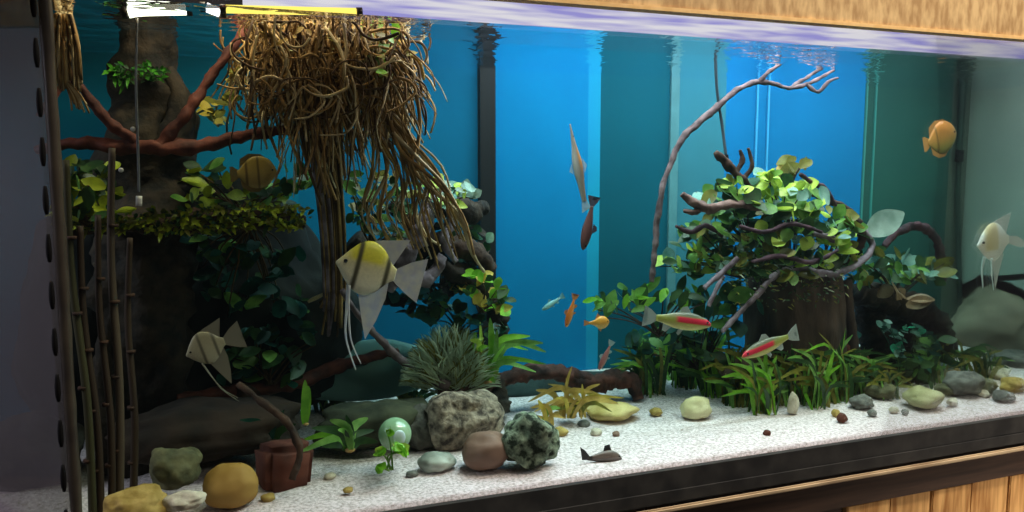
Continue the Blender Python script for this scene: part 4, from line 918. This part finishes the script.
# angelfish
ANG = [(.5, .0, .02, .012), (.43, .01, .1, .04), (.32, .02, .24, .065), (.15, .03, .4, .08), (-.05, .02, .46, .075), (-.25, .02, .36, .055), (-.42, .02, .17, .03), (-.52, .02, .1, .015)]
AFIN = [('dorsal_fin', [(.1, .4), (-.1, .62), (-.42, .92), (-.62, 1.02), (-.56, .7), (-.48, .4), (-.44, .16), (-.25, .36)]), ('anal_fin', [(.02, -.4), (-.14, -.72), (-.36, -1.08), (-.52, -1.22), (-.5, -.85), (-.48, -.4), (-.44, -.12), (-.25, -.32)]),
        ('tail_fin', [(-.48, .1), (-.75, .3), (-1.0, .42), (-.95, .05), (-1.0, -.36), (-.75, -.24), (-.48, -.07)])]
AFIN2 = [('dorsal_fin', [(.1, .4), (-.1, .52), (-.42, .6), (-.62, .66), (-.56, .5), (-.48, .36), (-.44, .16), (-.25, .36)]), ('anal_fin', [(.02, -.4), (-.1, -.7), (-.22, -.98), (-.3, -1.15), (-.4, -.8), (-.46, -.4), (-.44, -.12), (-.25, -.32)]), AFIN[2]]
FILS = [('pelvic_fin', [(.2, -.05, -.32), (.12, -.08, -.7), (0, -.09, -1.2), (-.3, -.08, -1.7)], .028), ('pelvic_fin', [(.2, .05, -.32), (.1, .08, -.75), (-.06, .09, -1.2), (-.32, .1, -1.55)], .024)]
yel = fish_mat('yellow and silver angelfish', 'dccb3e', 'd8cea8', 'ece6cc', bars=[(.12, .2), (.62, .7)], barcol='4a4630', patch=('dcd040', .62, .25, .8))
fish('angelfish', 'large yellow and silver angelfish with long trailing fins before the root column', 'fish', (336, 262), (394, 276), .08, ANG, yel, mat('angelfish fin', 'd0d2e0', 'e8e6dc', scale=8, rough=.4, alpha=.55), AFIN2, eye=(.36, .06, .05), eyer=.035, fils=FILS)
sil = fish_mat('pale silver angelfish', '8d8268', 'a59a80', 'b0a78e', bars=[(.2, .27), (.55, .62)], barcol='5e5646')
fish('angelfish', 'pale silver angelfish in the dark left part above the green grey rock', 'fish', (186, 356), (224, 342), .1, ANG, sil, mat('pale angelfish fin', '8b8474', rough=.5, alpha=.75), AFIN2, eye=(.36, .06, .05), eyer=.03, fils=[(a, b, c * .8) for a, b, c in FILS])
whi = fish_mat('white angelfish', 'f6f2e8', 'f2ecdc', 'f4f0e6', patch=('e6d2a0', .3, .4, .8))
fish('angelfish', 'white angelfish with yellowish flank near the right edge', 'fish', (977, 246), (1008, 240), .14, ANG, whi, mat('white angelfish fin', 'dfe2da', rough=.4, alpha=.8), [AFIN2[0], ('anal_fin', [(.02, -.4), (-.05, -.8), (-.06, -1.1), (-.16, -.8), (-.36, -.3), (-.25, -.3)]), ('tail_fin', [(-.48, .1), (-.8, .06), (-1.2, -.22), (-.9, -.24), (-.48, -.07)])], eye=(.36, .06, .05), eyer=.035, fils=[('pelvic_fin', [(.2, -.05, -.3), (.26, -.08, -.6), (.22, -.09, -1.05)], .04), ('pelvic_fin', [(.1, .05, -.34), (.14, .08, -.7), (.1, .09, -1.1)], .03)])
# discus
DIS = [(.5, .0, .03, .015), (.44, .02, .16, .05), (.3, .03, .33, .08), (.08, .02, .43, .09), (-.15, .01, .41, .075), (-.34, 0, .26, .045), (-.46, 0, .12, .025), (-.52, 0, .1, .015)]
DFIN = [('dorsal_fin', [(.3, .34), (.1, .5), (-.2, .52), (-.42, .4), (-.46, .14), (-.3, .3), (-.1, .42), (.1, .43)]), ('anal_fin', [(.15, -.38), (0, -.5), (-.22, -.5), (-.42, -.36), (-.46, -.14), (-.3, -.28), (-.1, -.4)]), ('tail_fin', [(-.48, .1), (-.62, .2), (-.7, .2), (-.7, -.2), (-.62, -.2), (-.48, -.1)])]
br = fish_mat('brown discus', '9a8038', 'a88c44', '9c8244', bars=[(.2, .26), (.5, .55)], barcol='5a4622')
fish('discus', 'round brown discus fish above the mossy log', 'fish', (277, 172), (238, 174), .12, DIS, br, mat('brown discus fin', '6e5a2c', rough=.5, alpha=.9), DFIN, eye=(.38, .06, .055), eyer=.03)
orr = fish_mat('orange discus', 'c07a34', 'b5823e', '9a8a40', bars=[(.25, .3)], barcol='7a5a2a')
fish('discus', 'small orange discus fish beside the dark cable at right', 'fish', (956, 133), (929, 143), .2, DIS, orr, mat('orange discus fin', 'b88040', rough=.5, alpha=.8), DFIN, eye=(.38, .06, .055), eyer=.03)
# slim orange fish
SLIM = [(.5, 0, .015, .012), (.44, 0, .06, .04), (.28, .0, .11, .07), (.05, .0, .125, .075), (-.2, 0, .09, .05), (-.4, 0, .05, .025), (-.5, 0, .04, .015)]
og = fish_mat('orange fish', 'd9742a', 'e2873a', 'eaa25a'); ogf = mat('orange fin', 'd89050', rough=.4, alpha=.8)
fish('orange_fish', 'slim orange fish hanging upright in front of the blue panel', 'fish', (566, 327), (574, 300), .15, SLIM, og, ogf, BFIN, eye=(.4, .02, .05), up=(-1, 0, .2))
fish('orange_fish', 'tiny orange yellow fish right of the upright orange one', 'fish', (609, 322), (589, 323), .18, [(.5, 0, .03, .03), (.42, 0, .16, .1), (.25, 0, .28, .16), (0, 0, .27, .14), (-.2, 0, .15, .07), (-.4, 0, .07, .03), (-.5, 0, .05, .02)], fish_mat('orange yellow fish', 'd9902a', 'e0a040', 'e8bc6a'), ogf, [('tail_fin', [(-.47, .05), (-.75, .15), (-.72, 0), (-.75, -.12), (-.47, -.05)]), ('dorsal_fin', [(.1, .26), (-.1, .42), (-.2, .15)]), ('pelvic_fin', [(.15, -.27), (.1, -.42), (-.05, -.27)])], eye=(.36, .06, .1), eyer=.04)
fish('pink_fish', 'small pinkish fish diving at the right end of the arched driftwood', 'fish', (599, 370), (610, 346), .2, SLIM, fish_mat('pink fish', '9a5a58', 'b0706a', 'c49a90'), clearf, BFIN, eye=(.4, .02, .05), up=(-1, 0, .3))
fish('pale_fish', 'small ghostly pale fish left of the upright orange fish', 'fish', (542, 310), (560, 298), .26, SLIM, fish_mat('ghost fish', '6fa6a8', '86b4b0', '8cbab6'), mat('ghost fin', '7fb0b0', rough=.4, alpha=.6), BFIN, eye=(.4, .02, .05))
# upright slender fish
NEED = [(.5, 0, .008, .008), (.36, .0, .018, .018), (.2, .0, .036, .034), (.02, .0, .066, .05), (-.12, .0, .068, .05), (-.3, 0, .045, .035), (-.46, 0, .035, .02), (-.52, 0, .03, .015)]
fish('slender_fish', 'long slender grey fish rising snout up before the pale cyan strip', 'fish', (570, 124), (584, 200), .2, NEED, fish_mat('slender grey fish', '6e4a30', '80766a', 'a6a8a4', patch=('a06a34', .55, .45, .7)), mat('slender fin', '9fb2b8', rough=.4, alpha=.6), [('tail_fin', [(-.48, .03), (-.62, .08), (-.6, 0), (-.66, -.06), (-.48, -.03)]), ('dorsal_fin', [(.04, .08), (-.06, .13), (-.16, .08)]), ('pelvic_fin', [(0, -.08), (-.1, -.13), (-.14, -.08)])], eye=(.34, .006, .018), eyer=.008, up=(1, 0, .1))
fish('slender_fish', 'dark red slender fish pointing down below the long grey one', 'fish', (583, 250), (592, 206), .2, SLIM, fish_mat('dark red fish', '4a2422', '54302e', '6a4440'), mat('dark red fin', '46343a', rough=.4, alpha=.8), BFIN[:2], eye=(.4, .02, .05), up=(1, 0, .1))
# bottom fish
Yc = ground_y(605, 460)
CORY = [(.5, -.06, .03, .03), (.42, -.03, .1, .08), (.26, 0, .15, .12), (.06, .02, .17, .12), (-.15, 0, .13, .08), (-.35, -.03, .08, .04), (-.5, -.04, .05, .02)]
fish('bottom_catfish', 'small dark mottled catfish resting on the bright sand near the front glass', 'fish', (622, 457), (588, 457), Yc, CORY, fish_mat('mottled catfish', '5a4c46', '6b5c54', '3a302c', bars=[(.0, .12)], barcol='1a1614'), mat('dark fin', '1d1a1c', rough=.5), [('tail_fin', [(-.46, .03), (-.62, .18), (-.76, .26), (-.68, .02), (-.66, -.08), (-.46, -.08)]), ('dorsal_fin', [(.16, .17), (.08, .34), (-.06, .3), (-.08, .15)]), ('pectoral_fin', [(.3, -.1), (.2, -.19), (.05, -.17), (.2, -.08)])], eye=(.36, .05, .1), eyer=.022)


# ------------------------------------------------------------------ look
vs = scene.view_settings; vs.view_transform = 'Standard'; vs.look = 'None'; vs.exposure = 0; vs.gamma = 1; vs.use_curve_mapping = False
cy = scene.cycles
cy.max_bounces = 10; cy.transparent_max_bounces = 24; cy.diffuse_bounces = 4; cy.caustics_reflective = False; cy.caustics_refractive = False
